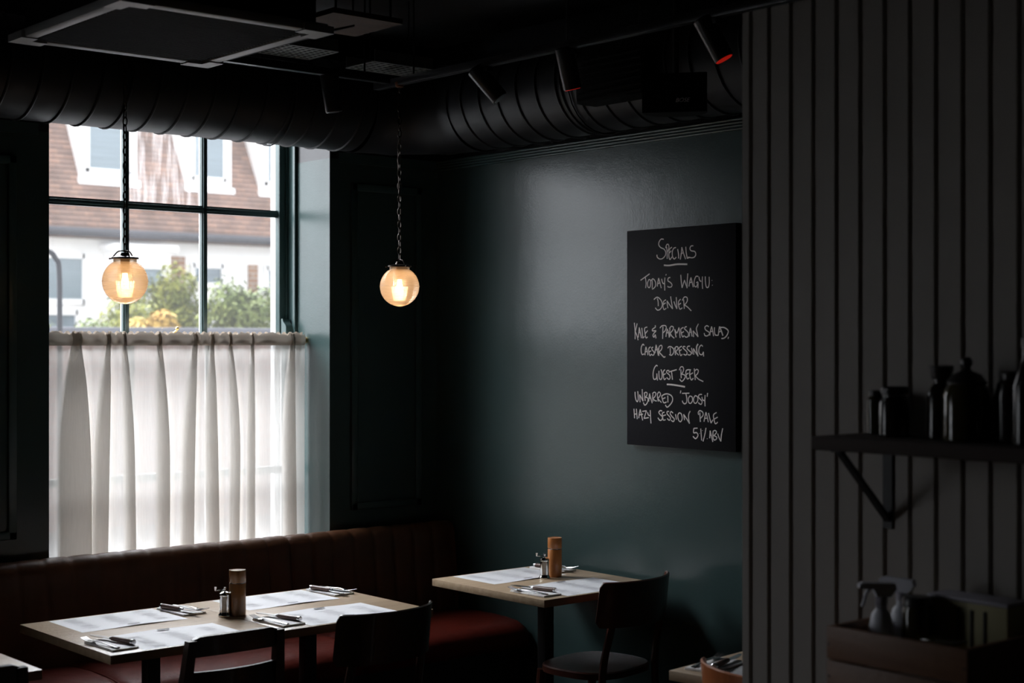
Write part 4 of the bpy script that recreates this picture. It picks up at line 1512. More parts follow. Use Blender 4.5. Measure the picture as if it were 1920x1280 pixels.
# ================================================================== pendants
def make_pendant(label):
    """origin at the centre of the globe"""
    t = thing('pendant_lamp', (0, 0, 0), label, 'pendant lamp', 0, 'glass globe pendant lamps')
    Rg = 0.0825
    b = MB()
    prof = []
    N = 150
    a0, a1 = -PI / 2, math.asin(0.86)
    for i in range(N + 1):
        a = a0 + (a1 - a0) * i / N
        z = Rg * math.sin(a)
        rib = 0.0012 * (0.5 + 0.5 * math.cos(2 * PI * z / 0.0052))
        if abs(z) < 0.0015:
            rib = 0.0022
        if z < -0.070:
            rib *= max(0.0, 1 - (-0.070 - z) / 0.01)
        r = Rg * math.cos(a)
        prof.append((max(0.0, r - 0.0012 + rib) if r > 0.004 else 0.0 if i == 0 else r, z))
    prof += [(0.042, 0.074), (0.0415, 0.083)]
    b.lathe(prof, n=56, cap=False)
    b.build('globe', M_GLOBE, t, smooth=75, recalc=False)
    b = MB()
    prof = []
    n = 60
    P = []
    for (r, z) in ((0.018, -0.060), (0.024, -0.058), (0.030, -0.03), (0.0345, -0.001), (0.033, 0.0)):
        P.append([((r + 0.0012 * math.cos(k * 2 * PI * 20 / n)) * math.cos(2 * PI * k / n),
                   (r + 0.0012 * math.cos(k * 2 * PI * 20 / n)) * math.sin(2 * PI * k / n), z) for k in range(n + 1)])
    b.grid(P)
    bmesh.ops.remove_doubles(b.bm, verts=b.bm.verts, dist=1e-6)
    b.build('inner_glass', M_INNER, t, smooth=60, recalc=False)
    b = MB()
    P = []
    for (r, z) in ((0.0335, 0.001), (0.027, 0.004), (0.0255, 0.030), (0.024, 0.062)):
        P.append([((r + 0.0012 * math.cos(k * 2 * PI * 20 / n)) * math.cos(2 * PI * k / n),
                   (r + 0.0012 * math.cos(k * 2 * PI * 20 / n)) * math.sin(2 * PI * k / n), z) for k in range(n + 1)])
    b.grid(P)
    bmesh.ops.remove_doubles(b.bm, verts=b.bm.verts, dist=1e-6)
    b.build('upper_inner_glass', M_UPPER, t, smooth=60, recalc=False)
    b = MB()
    b.lathe([(0, -0.030), (0.010, -0.027), (0.0165, -0.016), (0.0165, -0.004), (0.011, 0.012), (0.009, 0.03)], n=20)
    b.build('bulb', M_BULB, t)
    b = MB()
    b.tube([(0, 0, 0.03), (0, 0, 0.085)], 0.017, 20)
    b.build('lamp_holder', M_COPPER, t)
    b = MB()
    b.lathe([(0.046, 0.081), (0.049, 0.082), (0.049, 0.087), (0.044, 0.089), (0.018, 0.094), (0.014, 0.104), (0.0, 0.106)], n=36)
    for k in range(3):
        a = 2 * PI * k / 3 + 0.4
        b.tube([(0.047 * math.cos(a), 0.047 * math.sin(a), 0.083), (0.058 * math.cos(a), 0.058 * math.sin(a), 0.083)], [0.0022, 0.0030], 8)
        b.tube(smoothline([(0.045 * math.cos(a), 0.045 * math.sin(a), 0.087), (0.026 * math.cos(a), 0.026 * math.sin(a), 0.108), (0.003 * math.cos(a), 0.003 * math.sin(a), 0.112)]), 0.0024, 6)
    b.build('gallery_cap', M_CHAIN, t)
    b = MB()
    z, k = 0.108, 0
    ztop = 0.835
    while z < ztop:
        pts = []
        for i in range(12):
            a = 2 * PI * i / 12
            u, v = 0.0078 * math.cos(a), 0.0165 * math.sin(a)
            pts.append((u * math.cos(k * PI / 2 + 0.6), u * math.sin(k * PI / 2 + 0.6), z + 0.0155 + v))
        b.tube(pts, 0.0023, 6, closed=True)
        z += 0.0270
        k += 1
    b.build('chain', M_CHAIN, t)
    b = MB()
    b.tube(smoothline([(0.004, 0.0, 0.11), (0.008, 0.003, 0.30), (-0.004, 0.006, 0.55), (0.004, 0.0, 0.83)], 10), 0.0018, 6)
    b.build('flex', M_CHAIN, t)
    b = MB()
    b.lathe([(0.004, 0.828), (0.016, 0.832), (0.020, 0.846), (0.020, 0.852)], n=18)
    b.build('ceiling_hook', M_COPPER, t)
    # the lamp's own light
    l = bpy.data.lights.new('lamp_light', 'POINT')
    l.energy = 0.42
    l.color = (1.0, 0.66, 0.36)
    l.shadow_soft_size = 0.022
    lo = bpy.data.objects.new('lamp_light', l)
    COL.objects.link(lo)
    lo.parent = t
    lo.location = (0, 0, -0.012)
    return t


pl0 = make_pendant('ribbed glass globe pendant lamp hanging in front of the window bar')
pl0.location = (2.556, 5.15, 1.969)
pl1 = copy_tree(pl0)
pl1.location = (3.796, 5.15, 1.979)
pl1['label'] = 'ribbed glass globe pendant lamp hanging against the dark pier right of the window'


# ================================================================== ceiling services
def duct():
    t = thing('ventilation_duct', (0, 0, 0), 'black spiral ventilation duct running above the window and along the wall', 'duct')
    r = 0.20
    zc = 2.815
    yd, xd = 5.765, 4.40

    def section(axis, a0, a1, c1, c2, rings, nm):
        b = MB()
        N = 40
        st = sorted(set([a0, a1] + [v for q in rings for v in (q - 0.007, q - 0.004, q, q + 0.004, q + 0.007) if a0 < v < a1]))
        P = []
        for a in st:
            d = min([abs(a - q) for q in rings] + [1])
            rr = r + (0.0065 if d < 0.0005 else 0.0055 if d < 0.0045 else 0.0)
            row = []
            for k in range(N + 1):
                th = 2 * PI * k / N
                # spiral seam: the hoop leans forward as it goes round
                lean = 0.018 * math.sin(th)
                u, v = c1 + rr * math.cos(th), c2 + rr * math.sin(th)
                row.append((a + lean, u, v) if axis == 'X' else (u, a + lean, v))
            P.append(row)
        b.grid(P)
        bmesh.ops.remove_doubles(b.bm, verts=b.bm.verts, dist=1e-6)
        b.build(nm, M_DUCT, t, smooth=50)
    section('X', -1.5, 3.98, yd, zc, [-1.4 + 0.1235 * k for k in range(44)] + [3.29], 'window_side_run')
    section('Y', 1.0, 5.35, xd, zc, [1.05 + 0.1235 * k for k in range(35)] + [4.60], 'wall_side_run')
    b = MB()
    P = []
    N = 40
    rc = 0.42
    for i in range(11):
        a = (PI / 2) * i / 10
        cx, cy = 3.98, yd - rc
        dx, dy = math.sin(a), math.cos(a)
        bump = 0.006 if i in (0, 3, 7, 10) else 0.0
        P.append([(cx + dx * (rc + (r + bump) * math.cos(2 * PI * k / N)), cy + dy * (rc + (r + bump) * math.cos(2 * PI * k / N)),
                   zc + (r + bump) * math.sin(2 * PI * k / N)) for k in range(N + 1)])
    b.grid(P)
    bmesh.ops.remove_doubles(b.bm, verts=b.bm.verts, dist=1e-6)
    b.build('elbow', M_DUCT, t, smooth=60)
    for (x, y, ax) in ((1.9, yd, 'X'), (3.55, yd, 'X'), (xd, 4.55, 'Y'), (xd, 3.0, 'Y')):
        b = MB()
        pts = [((x, y - r - 0.008, ZC) if ax == 'X' else (x - r - 0.008, y, ZC))]
        for k in range(13):
            th = PI + PI * k / 12
            u, v = (r + 0.008) * math.cos(th), (r + 0.008) * math.sin(th)
            pts.append((x, y + u, zc + v) if ax == 'X' else (x + u, y, zc + v))
        pts.append((x, y + r + 0.008, ZC) if ax == 'X' else (x + r + 0.008, y, ZC))
        b.tube(pts, 0.004, 6)
        b.build('hanger', M_BLACK_METAL, t)
    # rectangular outlet boss on the wall-side run
    b = MB()
    b.box(xd - 0.26, xd - 0.14, 4.06, 4.44, zc - 0.125, zc + 0.06, bev=0.004)
    for k in range(7):
        b.box(xd - 0.268, xd - 0.258, 4.075, 4.425, zc - 0.115 + k * 0.025, zc - 0.108 + k * 0.025)
    b.build('outlet_grille', M_AC_DARK, t)
    return t


duct()


def cassette():
    x0, x1, y0, y1, z = 2.05, 2.775, 4.15, 4.945, 2.75
    t = thing('ceiling_air_conditioner', (0, 0, 0), 'square grey framed air conditioning cassette on the black ceiling', 'air conditioner')
    b = MB()
    w = 0.045
    b.box(x0, x1, y0, y0 + w, z, z + 0.03, bev=0.006)
    b.box(x0, x1, y1 - w, y1, z, z + 0.03, bev=0.006)
    b.box(x0, x0 + w, y0 + w, y1 - w, z, z + 0.03, bev=0.006)
    b.box(x1 - w, x1, y0 + w, y1 - w, z, z + 0.03, bev=0.006)
    b.build('frame', M_AC_WHITE, t)
    for (cx, cy) in ((x0, y0), (x1, y0), (x0, y1), (x1, y1)):
        b = MB()
        sx, sy = (1 if cx == x0 else -1), (1 if cy == y0 else -1)
        L = [(-0.012, -0.012), (0.10, -0.012), (0.10, 0.044), (0.046, 0.046), (0.044, 0.10), (-0.012, 0.10)]
        poly = [(cx + sx * u, cy + sy * v) for u, v in L]
        b.prism(poly, z - 0.004, z + 0.02, 'Z')
        b.build('corner_cover', M_AC_WHITE, t, smooth=0)
    b = MB()
    b.box(x0 + w, x1 - w, y0 + w, y1 - w, z + 0.012, z + 0.02)
    k = 0
    yy = y0 + w + 0.01
    while yy < y1 - w - 0.01:
        b.box(x0 + w + 0.01, x1 - w - 0.01, yy, yy + 0.007, z + 0.004, z + 0.013)
        yy += 0.02
    b.build('intake_grille', M_AC_DARK, t, smooth=0)
    b = MB()
    b.box(x0 + 0.03, x1 - 0.03, y0 + 0.03, y1 - 0.03, z + 0.03, ZC)
    b.build('casing', M_AC_DARK, t, smooth=0)
    b = MB()
    b.prism([(x1 + 0.002, z + 0.004), (x1 + 0.115, z + 0.040), (x1 + 0.115, z + 0.046), (x1 + 0.002, z + 0.012)], y0 + 0.02, y1 - 0.02, 'Y')
    b.build('air_deflector', M_AC_DARK, t, smooth=0)
    return t


cassette()

# plywood board screwed to the ceiling void beyond the cassette
b = MB()
b.box(2.90, 3.19, 4.31, 4.60, 2.86, 2.878)
o_ = b.build('panel', M_PLY)
t_ = thing('plywood_panel', (0, 0, 0), 'brown plywood panel hung near the ceiling beside the air conditioner', 'panel')
o_.parent = t_
for (x, y) in ((2.93, 4.34), (3.16, 4.34), (2.93, 4.57), (3.16, 4.57)):
    b = MB()
    b.tube([(x, y, 2.878), (x, y, ZC)], 0.004, 6)
    b.build('hanging_rod', M_BLACK_METAL, t_)


def tray(x0, x1, y0, y1, z, label):
    t = thing('cable_tray', (0, 0, 0), label, 'cable tray', 0, 'perforated cable trays')
    b = MB()
    nx, ny = int((x1 - x0) / 0.03), int((y1 - y0) / 0.03)
    for i in range(nx + 1):
        x = x0 + (x1 - x0) * i / nx
        b.box(x - 0.006, x + 0.006, y0, y1, z, z + 0.003)
    for j in range(ny + 1):
        y = y0 + (y1 - y0) * j / ny
        b.box(x0, x1, y - 0.008, y + 0.008, z + 0.0005, z + 0.0035)
    b.build('perforated_bed', M_TRAY, t, smooth=0)
    b = MB()
    b.box(x0, x1, y0 - 0.004, y0, z, z + 0.05)
    b.build('side_rail', M_TRAY, t, smooth=0)
    b = MB()
    b.box(x0, x1, y1, y1 + 0.004, z, z + 0.05)
    b.build('side_rail', M_TRAY, t, smooth=0)
    b = MB()
    b.bm.free()
    for x in (x0 + 0.05, x1 - 0.05):
        b = MB()
        b.tube([(x, (y0 + y1) / 2, z), (x, (y0 + y1) / 2, ZC)], 0.004, 6)
        b.build('drop_rod', M_BLACK_METAL, t)


tray(3.12, 3.52, 5.20, 5.42, 2.93, 'longer perforated grey cable tray near the ceiling, right of the air conditioner')
tray(3.66, 3.96, 5.14, 5.34, 2.90, 'shorter perforated grey cable tray near the ceiling above the right pendant')


def track(p0, p1, label):
    t = thing('lighting_track', (0, 0, 0), label, 'lighting track', 0, 'black lighting tracks')
    b = MB()
    x0, x1 = sorted((p0[0], p1[0]))
    y0, y1 = sorted((p0[1], p1[1]))
    b.box(x0 - 0.017, x1 + 0.017, y0 - 0.017, y1 + 0.017, 2.818, 2.85, bev=0.003)
    b.build('rail', M_SPOT, t)
    for k in range(3):
        b = MB()
        s = 0.08 + 0.42 * k
        x, y = p0[0] + (p1[0] - p0[0]) * s, p0[1] + (p1[1] - p0[1]) * s
        b.tube([(x, y, 2.85), (x, y, ZC)], 0.004, 6)
        b.build('drop_rod', M_BLACK_METAL, t)


track((2.45, 5.15), (3.72, 5.15), 'black lighting track parallel to the window, above the left pendant')
track((3.796, 2.2), (3.796, 5.30), 'black lighting track along the room, above the right pendant and spotlights')


def spot(x, y, ax, lens, label):
    """ax: unit direction the barrel points to"""
    t = thing('track_spotlight', (x, y, 2.818), label, 'spotlight', 0, 'black track spotlights')
    b = MB()
    b.box(-0.016, 0.016, -0.04, 0.04, -0.02, 0.0, bev=0.003)
    b.tube([(0, 0, -0.02), (0, 0, -0.045)], 0.007, 8)
    b.build('track_adapter', M_SPOT, t)
    d = Vector(ax).normalized()
    c = Vector((0, 0, -0.045))
    b = MB()
    b.tube([c - d * 0.055, c - d * 0.05, c + d * 0.095, c + d * 0.10], [0.030, 0.035, 0.035, 0.033], 24)
    b.build('barrel', M_SPOT, t)
    b = MB()
    b.tube([c + d * 0.0985, c + d * 0.102], [0.031, 0.028], 24)
    b.build('lens', lens, t)


spot(3.45, 5.15, (0.16, -0.05, -1), M_LENS, 'black track spotlight on the track nearest the window')
spot(3.796, 4.60, (0.42, -0.48, -0.75), M_LENS, 'black track spotlight with a pale lit edge, left of the others along the room')
spot(3.796, 4.12, (0.30, 0.0, -1), M_RED_LED, 'black track spotlight with a small red glow, middle of the long track')
spot(3.796, 3.42, (0.30, -0.36, -0.9), M_RED_LED, 'black track spotlight with a red glow beside the boarded partition')


def speaker():
    t = thing('ceiling_speaker', (4.02, 3.79, 2.64), 'black loudspeaker with a silver badge hung near the ceiling', 'loudspeaker', R(-52))
    b = MB()
    # local: front faces -Y
    poly = []
    for k in range(9):
        a = PI * k / 8
        poly.append((-0.115 * math.cos(a), 0.10 * math.sin(a) * 0.9 + 0.0))
    poly = [(-0.115, -0.03)] + poly + [(0.115, -0.03)]
    b.prism(poly, -0.07, 0.07, 'Z')
    b.build('cabinet', M_AC_DARK, t, smooth=40)
    b = MB()
    N = 12
    P = []
    for i in range(N + 1):
        u = -1 + 2 * i / N
        P.append([(u * 0.112, -0.031 - 0.018 * (1 - u * u), z) for z in (-0.066, 0.066)])
    b.grid(P)
    b.build('grille', M_AC_DARK, t, smooth=60)
    b = MB()
    b.tube([(0, 0.03, 0.07), (0, 0.03, ZC - 2.64)], 0.011, 10)
    b.build('mounting_arm', M_BLACK_METAL, t)
    cu = bpy.data.curves.new('badge', 'FONT')
    cu.body = 'BOSE'
    cu.size = 0.021
    cu.shear = 0.35
    cu.extrude = 0.0006
    cu.align_x = 'CENTER'
    to = bpy.data.objects.new('badge_curve', cu)
    COL.objects.link(to)
    dg = bpy.context.evaluated_depsgraph_get()
    me = bpy.data.meshes.new_from_object(to.evaluated_get(dg))
    bpy.data.objects.remove(to)
    me.materials.clear()
    me.materials.append(M_BADGE)
    bo = bpy.data.objects.new('badge', me)
    COL.objects.link(bo)
    bo.parent = t
    bo.location = (0.03, -0.0515, -0.038)
    bo.rotation_euler = (R(90), 0, 0)
    bo['label'] = 'small silver badge lettering'


speaker()


# ================================================================== waiter station on the partition
def wall_shelf():
    y0, y1, z0, z1, x0 = 0.9, 2.33, 1.489, 1.522, PX - 0.253
    t = thing('wall_shelf', (PX, y1, z0), 'dark wooden plank shelf on an iron bracket on the boarded partition', 'shelf')
    b = MB()
    b.box(x0 - PX, 0.0, y0 - y1, 0, 0, z1 - z0, bev=0.002)
    b.build('plank', M_SHELF, t)
    for yb in (2.287, 1.25):
        b = MB()
        dy = yb - y1
        b.box(-0.006, 0.0, dy - 0.014, dy + 0.014, 1.283 - z0, 0.0)
        b.box(-0.215, -0.006, dy - 0.014, dy + 0.014, -0.006, 0.0)
        b.prism([(-0.006, 1.315 - z0), (-0.006, 1.300 - z0), (-0.205, -0.006), (-0.190, -0.006)], dy - 0.009, dy + 0.009, 'Y')
        b.build('bracket', M_BLACK_METAL, t, smooth=0)


wall_shelf()
SZ = 1.522


def jar(name, loc, body, m, lid, lm, label, cat, extra=None):
    t = thing(name, loc, label, cat, 0, 'jars and bottles on the dark shelf')
    b = MB()
    b.lathe(body, n=32)
    b.build('body', m, t)
    b = MB()
    b.lathe(lid, n=28)
    b.build('lid', lm, t)
    if extra:
        b = MB()
        extra(b)
        b.build('clip', M_STEEL, t)
    return t


def clip(b):
    b.tube([(0.0 - 0.031, -0.008, 0.100), (-0.040, -0.008, 0.106), (-0.040, 0.008, 0.106), (-0.031, 0.008, 0.100)], 0.0016, 6)
    b.tube([(-0.041, 0.0, 0.085), (-0.041, 0.0, 0.112)], 0.0022, 6)
    pts = [(0.031 * math.cos(a), 0.031 * math.sin(a), 0.100) for a in [2 * PI * k / 24 for k in range(24)]]
    b.tube(pts, 0.0016, 6, closed=True)


jar('spice_jar', (3.135, 2.275, SZ), [(0.022, 0), (0.025, 0.003), (0.025, 0.085), (0.020, 0.092), (0.018, 0.095)], M_JAR_OLIVE,
    [(0.021, 0.094), (0.021, 0.106), (0.018, 0.108), (0, 0.108)], M_LID, 'small slim dark jar at the left end of the shelf', 'jar')
jar('clip_top_jar', (3.075, 2.180, SZ), [(0.034, 0), (0.038, 0.004), (0.038, 0.080), (0.033, 0.092), (0.029, 0.095), (0.029, 0.103)], M_JAR,
    [(0.032, 0.103), (0.034, 0.108), (0.033, 0.116), (0.028, 0.121), (0, 0.122)], M_LID, 'squat dark jar with a wire clip lid, second along the shelf', 'jar', clip)
jar('stoppered_bottle', (3.09, 2.062, SZ), [(0.032, 0), (0.035, 0.004), (0.034, 0.10), (0.026, 0.120), (0.018, 0.130), (0.018, 0.140)], M_JAR,
    [(0.019, 0.140), (0.022, 0.142), (0.028, 0.160), (0.029, 0.170), (0.027, 0.172), (0, 0.172)], M_LID, 'dark bottle with a flared stopper, third along the shelf', 'bottle')
jar('lidded_canister', (3.06, 1.975, SZ), [(0.048, 0), (0.053, 0.004), (0.053, 0.105), (0.045, 0.125), (0.041, 0.130)], M_JAR_OLIVE,
    [(0.044, 0.130), (0.046, 0.136), (0.034, 0.152), (0.012, 0.162), (0.008, 0.168), (0.014, 0.176), (0.014, 0.186), (0.008, 0.192), (0, 0.193)], M_LID,
    'wide dark canister with a knobbed lid near the right of the shelf', 'canister')
jar('round_shouldered_jar', (3.105, 1.885, SZ), [(0.036, 0), (0.040, 0.004), (0.042, 0.10), (0.034, 0.135), (0.026, 0.142)], M_JAR,
    [(0.029, 0.142), (0.029, 0.156), (0.024, 0.160), (0, 0.160)], M_LID, 'round-shouldered black jar behind the knobbed canister', 'jar')
jar('tall_bottle', (3.03, 1.800, SZ), [(0.032, 0), (0.035, 0.004), (0.035, 0.13), (0.020, 0.175), (0.014, 0.19), (0.014, 0.215)], M_JAR,
    [(0.016, 0.215), (0.016, 0.235), (0, 0.236)], M_LID, 'tall dark bottle cut off by the right edge of the photo', 'bottle')

# counter, crate and its contents
t_ = thing('service_counter', (0, 0, 0), 'dark service counter under the wooden crate', 'counter')
b = MB()
b.box(2.74, 3.195, 0.60, 2.26, 0.855, 0.885, bev=0.004)
b.build('worktop', M_SHELF, t_)
b = MB()
b.box(2.78, 3.19, 0.64, 2.22, 0.0, 0.855)
b.build('carcass', M_PLINTH, t_, smooth=0)
CX0, CX1, CY0, CY1, CZ0, CZ1 = 2.85, 3.175, 1.838, 2.208, 0.886, 1.094
t_ = thing('wooden_crate', ((CX0 + CX1) / 2, (CY0 + CY1) / 2, CZ0), 'stained wooden crate holding cleaning bottles below the shelf', 'crate')
ox_, oy_ = (CX0 + CX1) / 2, (CY0 + CY1) / 2
hx_, hy_, hz_ = (CX1 - CX0) / 2, (CY1 - CY0) / 2, CZ1 - CZ0
b = MB()
b.box(-hx_, -hx_ + 0.014, -hy_, hy_, 0, hz_ * 0.62, bev=0.001)
b.box(-hx_, -hx_ + 0.014, -hy_, hy_, hz_ * 0.64, hz_, bev=0.001)
b.build('front_panel', M_CRATE, t_)
b = MB()
b.box(hx_ - 0.014, hx_, -hy_, hy_, 0, hz_, bev=0.001)
b.build('back_panel', M_CRATE, t_)
for s_ in (-1, 1):
    b = MB()
    ya_, yb_ = (hy_ - 0.014, hy_) if s_ > 0 else (-hy_, -hy_ + 0.014)
    b.box(-hx_ + 0.0145, hx_ - 0.0145, ya_, yb_, 0, hz_, bev=0.001)
    b.build('end_panel', M_CRATE, t_)
b = MB()
b.box(-hx_ + 0.0145, hx_ - 0.0145, -hy_ + 0.0145, hy_ - 0.0145, 0.0, 0.010)
b.build('bottom_panel', M_CRATE, t_, smooth=0)
b = MB()
for z_ in (0.03, hz_ * 0.45, hz_ * 0.8):
    for y_ in (-hy_ + 0.007, hy_ - 0.007):
        b.tube([(-hx_ - 0.0012, y_, z_), (-hx_ + 0.003, y_, z_)], 0.003, 8)
b.build('nail', M_BLACK_METAL, t_)


def spray(loc, rz, m, label, tilt=0.0):
    t = thing('spray_bottle', loc, label, 'spray bottle', rz, 'spray bottles in the crate')
    t.rotation_euler = (0, tilt, rz)
    b = MB()
    b.lathe([(0.028, 0.0), (0.031, 0.003), (0.031, 0.10), (0.0275, 0.16), (0.0290, 0.185), (0.022, 0.218), (0.013, 0.230), (0.013, 0.242)], n=28)
    b.build('bottle', m, t)
    b = MB()
    b.lathe([(0.0145, 0.240), (0.0145, 0.258), (0.012, 0.260)], n=20)
    b.build('collar', M_SPRAY_GREY, t)
    b = MB()
    b.prism([(-0.012, 0.258), (0.020, 0.258), (0.034, 0.276), (0.030, 0.290), (-0.046, 0.292), (-0.054, 0.287), (-0.054, 0.279), (-0.020, 0.276)], -0.011, 0.011, 'Y')
    b.build('spray_head', M_SPRAY, t, smooth=0)
    b = MB()
    b.tube(smoothline([(-0.026, 0, 0.278), (-0.036, 0, 0.265), (-0.040, 0, 0.248), (-0.046, 0, 0.235)]), 0.0045, 8)
    b.build('trigger', M_SPRAY, t)
    return t


spray((2.979, 2.150, CZ0 + 0.0105), R(-38), M_SPRAY, 'white spray bottle standing at the front left of the crate')
spray((3.067, 2.155, CZ0 + 0.0105), R(-80), M_SPRAY, 'paler spray bottle with an upturned head behind the first spray bottle')
# olive jug
t_ = thing('olive_jug', (3.027, 2.085, CZ0 + 0.0105), 'olive brown round container with a black lid in the crate', 'container')
b = MB()
b.lathe([(0.031, 0), (0.034, 0.004), (0.034, 0.225), (0.030, 0.24)], n=32)
b.build('body', M_JAR_OLIVE, t_)
b = MB()
b.lathe([(0.035, 0.239), (0.035, 0.254), (0.030, 0.262), (0, 0.263)], n=28)
b.build('lid', M_LID, t_)
# divider rack
t_ = thing('divider_rack', (3.116, 1.984, CZ0 + 0.0105), 'buff card divider rack with dark slots at the back of the crate', 'rack')
b = MB()
b.box(-0.043, 0.043, -0.105, 0.105, 0, 0.255, bev=0.003)
b.build('card_box', M_BUFF, t_)
b = MB()
for y_ in (0.090, 0.020, -0.014, -0.048):
    b.box(-0.0465, -0.0432, y_ - 0.0025, y_ + 0.0025, 0.04, 0.240)
b.build('dark_divider', M_LID, t_, smooth=0)
b = MB()
b.box(-0.044, 0.044, -0.106, 0.106, 0.255, 0.264, bev=0.002)
b.build('rim', M_SPRAY_GREY, t_)
t_ = thing('sponge', (2.935, 1.953, 1.058), 'yellow sponge lying on cloths at the front of the crate', 'sponge')
b = MB()
b.box(-0.028, 0.028, -0.042, 0.042, 0, 0.024, bev=0.005)
b.build('foam', M_YELLOW, t_)
b = MB()
b.box(-0.028, 0.028, -0.042, 0.042, 0.0245, 0.031, bev=0.002)
b.build('scouring_pad', M_JAR_OLIVE, t_)
b = MB()
for k_ in range(9):
    b.box(2.87, 2.985, 1.86, 2.02, CZ0 + 0.011 + k_ * 0.0178, CZ0 + 0.011 + k_ * 0.0178 + 0.0174, bev=0.006)
tag(b.build('cleaning_cloths', M_NAPKIN), 'pile of folded pale cloths under the yellow sponge in the crate', 'cloths')


# ================================================================== outside
GZ = -0.15
b = MB()
b.box(-60, 70, 6.42, 90, GZ - 0.2, GZ)
struct(b.build('street_ground', M_STREET, smooth=0), 'grey street outside the window')


def house():
    t = thing('house', (0, 0, GZ), 'white rendered house with a steep tiled roof and dormers across the street', 'house')
    X0, X1, Y0 = 6.2, 19.0, 20.0
    ze = 3.28
    b = MB()
    b.box(X0, X1, Y0, Y0 + 6, 0, ze - GZ)
    b.build('wall', M_RENDER, t, smooth=0)
    # steep tiled roof
    tp = math.tan(R(62))
    zt = 8.2
    yt = Y0 - 0.25 + (zt - ze) / tp
    b = MB()
    b.prism([(Y0 - 0.22, ze - GZ - 0.10), (Y0 - 0.22, ze - GZ), (yt + 0.03, zt - GZ), (Y0 + 6.2, zt - GZ), (Y0 + 6.2, ze - GZ - 0.10)], X0 - 0.2, X1 + 0.2, 'X')
    z = ze
    while z < zt:
        ya, yb = Y0 - 0.25 + (z - ze) / tp, Y0 - 0.25 + (z + 0.085 - ze) / tp
        b.prism([(ya - 0.020, z - GZ), (ya + 0.010, z - GZ), (yb + 0.006, z + 0.085 - GZ), (yb - 0.002, z + 0.085 - GZ)], X0 - 0.2, X1 + 0.2, 'X')
        z += 0.074
    b.build('roof', M_TILE, t, smooth=0)
    b = MB()
    b.tube([(X0 - 0.2, Y0 - 0.31, ze - GZ - 0.03), (X1 + 0.2, Y0 - 0.31, ze - GZ - 0.03)], 0.062, 10)
    b.build('gutter', M_GUTTER, t)
    # dormers
    for (xa, xb) in ((9.30, 10.18), (10.95, 11.72), (12.20, 13.1), (7.55, 8.45), (13.9, 14.8)):
        zb, zz = 4.02, 5.75
        yf = Y0 - 0.25 + (zb - ze) / tp
        yk = Y0 - 0.25 + (zz - ze) / tp
        b = MB()
        b.prism([(yf, zb - GZ), (yf, zz - GZ), (yk + 0.1, zz - GZ), (yf + 0.15, zb - GZ)], xa, xb, 'X')
        b.box(xa - 0.08, xb + 0.08, yf - 0.10, yk, zz - GZ, zz - GZ + 0.09)
        b.box(xa - 0.03, xb + 0.03, yf - 0.06, yf + 0.02, zb - GZ - 0.07, zb - GZ + 0.02)
        d = b.build('dormer', M_RENDER, t, smooth=0)
        b = MB()
        b.box(xa + 0.14, xb - 0.14, yf - 0.012, yf + 0.01, zb - GZ + 0.16, zz - GZ - 0.25)
        w = b.build('window_glass', M_BLUEGLASS, d, smooth=0)
        b = MB()
        xm = (xa + xb) / 2
        b.box(xa + 0.10, xa + 0.145, yf - 0.03, yf, zb - GZ + 0.11, zz - GZ - 0.2)
        b.box(xb - 0.145, xb - 0.10, yf - 0.03, yf, zb - GZ + 0.11, zz - GZ - 0.2)
        b.box(xa + 0.10, xb - 0.10, yf - 0.03, yf, zb - GZ + 0.11, zb - GZ + 0.165)
        b.box(xa + 0.10, xb - 0.10, yf - 0.03, yf, zz - GZ - 0.26, zz - GZ - 0.2)
        b.build('window_frame', M_WHITE_EXT, d, smooth=0)
    # ground floor: bay, porch, windows

    def win(xa, xb, za, zb2, y, m=M_DARKGLASS):
        b = MB()
        b.box(xa, xb, y - 0.02, y + 0.01, za - GZ, zb2 - GZ)
        w = b.build('window_glass', m, t, smooth=0)
        b = MB()
        for q in (xa, xb):
            b.box(q - 0.035, q + 0.035, y - 0.05, y, za - GZ - 0.035, zb2 - GZ + 0.035)
        for q in (za, zb2):
            b.box(xa, xb, y - 0.05, y, q - GZ - 0.035, q - GZ + 0.035)
        b.build('window_frame', M_WHITE_EXT, w, smooth=0)
    win(8.20, 9.30, 2.30, 2.93, Y0, M_BLUEGLASS)
    win(8.20, 9.20, 1.1, 2.15, Y0, M_DARKGLASS)
    b = MB()
    b.box(9.60, 10.40, Y0 - 0.45, Y0, 0, 3.02 - GZ)
    b.box(9.52, 10.48, Y0 - 0.53, Y0, 3.02 - GZ, 3.10 - GZ)
    b.build('bay', M_RENDER, t, smooth=0)
    win(9.72, 10.28, 2.38, 2.80, Y0 - 0.45, M_BLUEGLASS)
    b = MB()
    b.box(10.45, 10.86, Y0 - 0.03, Y0, 0, 2.98 - GZ)
    b.box(11.92, 12.08, Y0 - 0.03, Y0, 0, 2.90 - GZ)
    b.build('brick_pier', M_BRICK, t, smooth=0)
    win(10.98, 11.48, 2.58, 2.86, Y0)
    win(12.22, 12.75, 2.45, 2.86, Y0)
    b = MB()
    b.box(13.4, 14.2, Y0 - 0.04, Y0, 0, 2.2 - GZ)
    b.build('front_door', M_GUTTER, t, smooth=0)
    return t


house()

# garden wall with coping
t_ = thing('garden_wall', (0, 14.5, GZ), 'low pink brick garden wall with a grey stone coping across the street', 'garden wall')
b = MB()
b.box(-2, 22, 0, 0.22, 0, 1.815 - GZ)
b.build('brickwork', M_PINKBRICK, t_, smooth=0)
b = MB()
b.box(-2, 22, -0.04, 0.26, 1.815 - GZ, 1.895 - GZ, bev=0.01)
b.build('coping', M_COPING, t_)


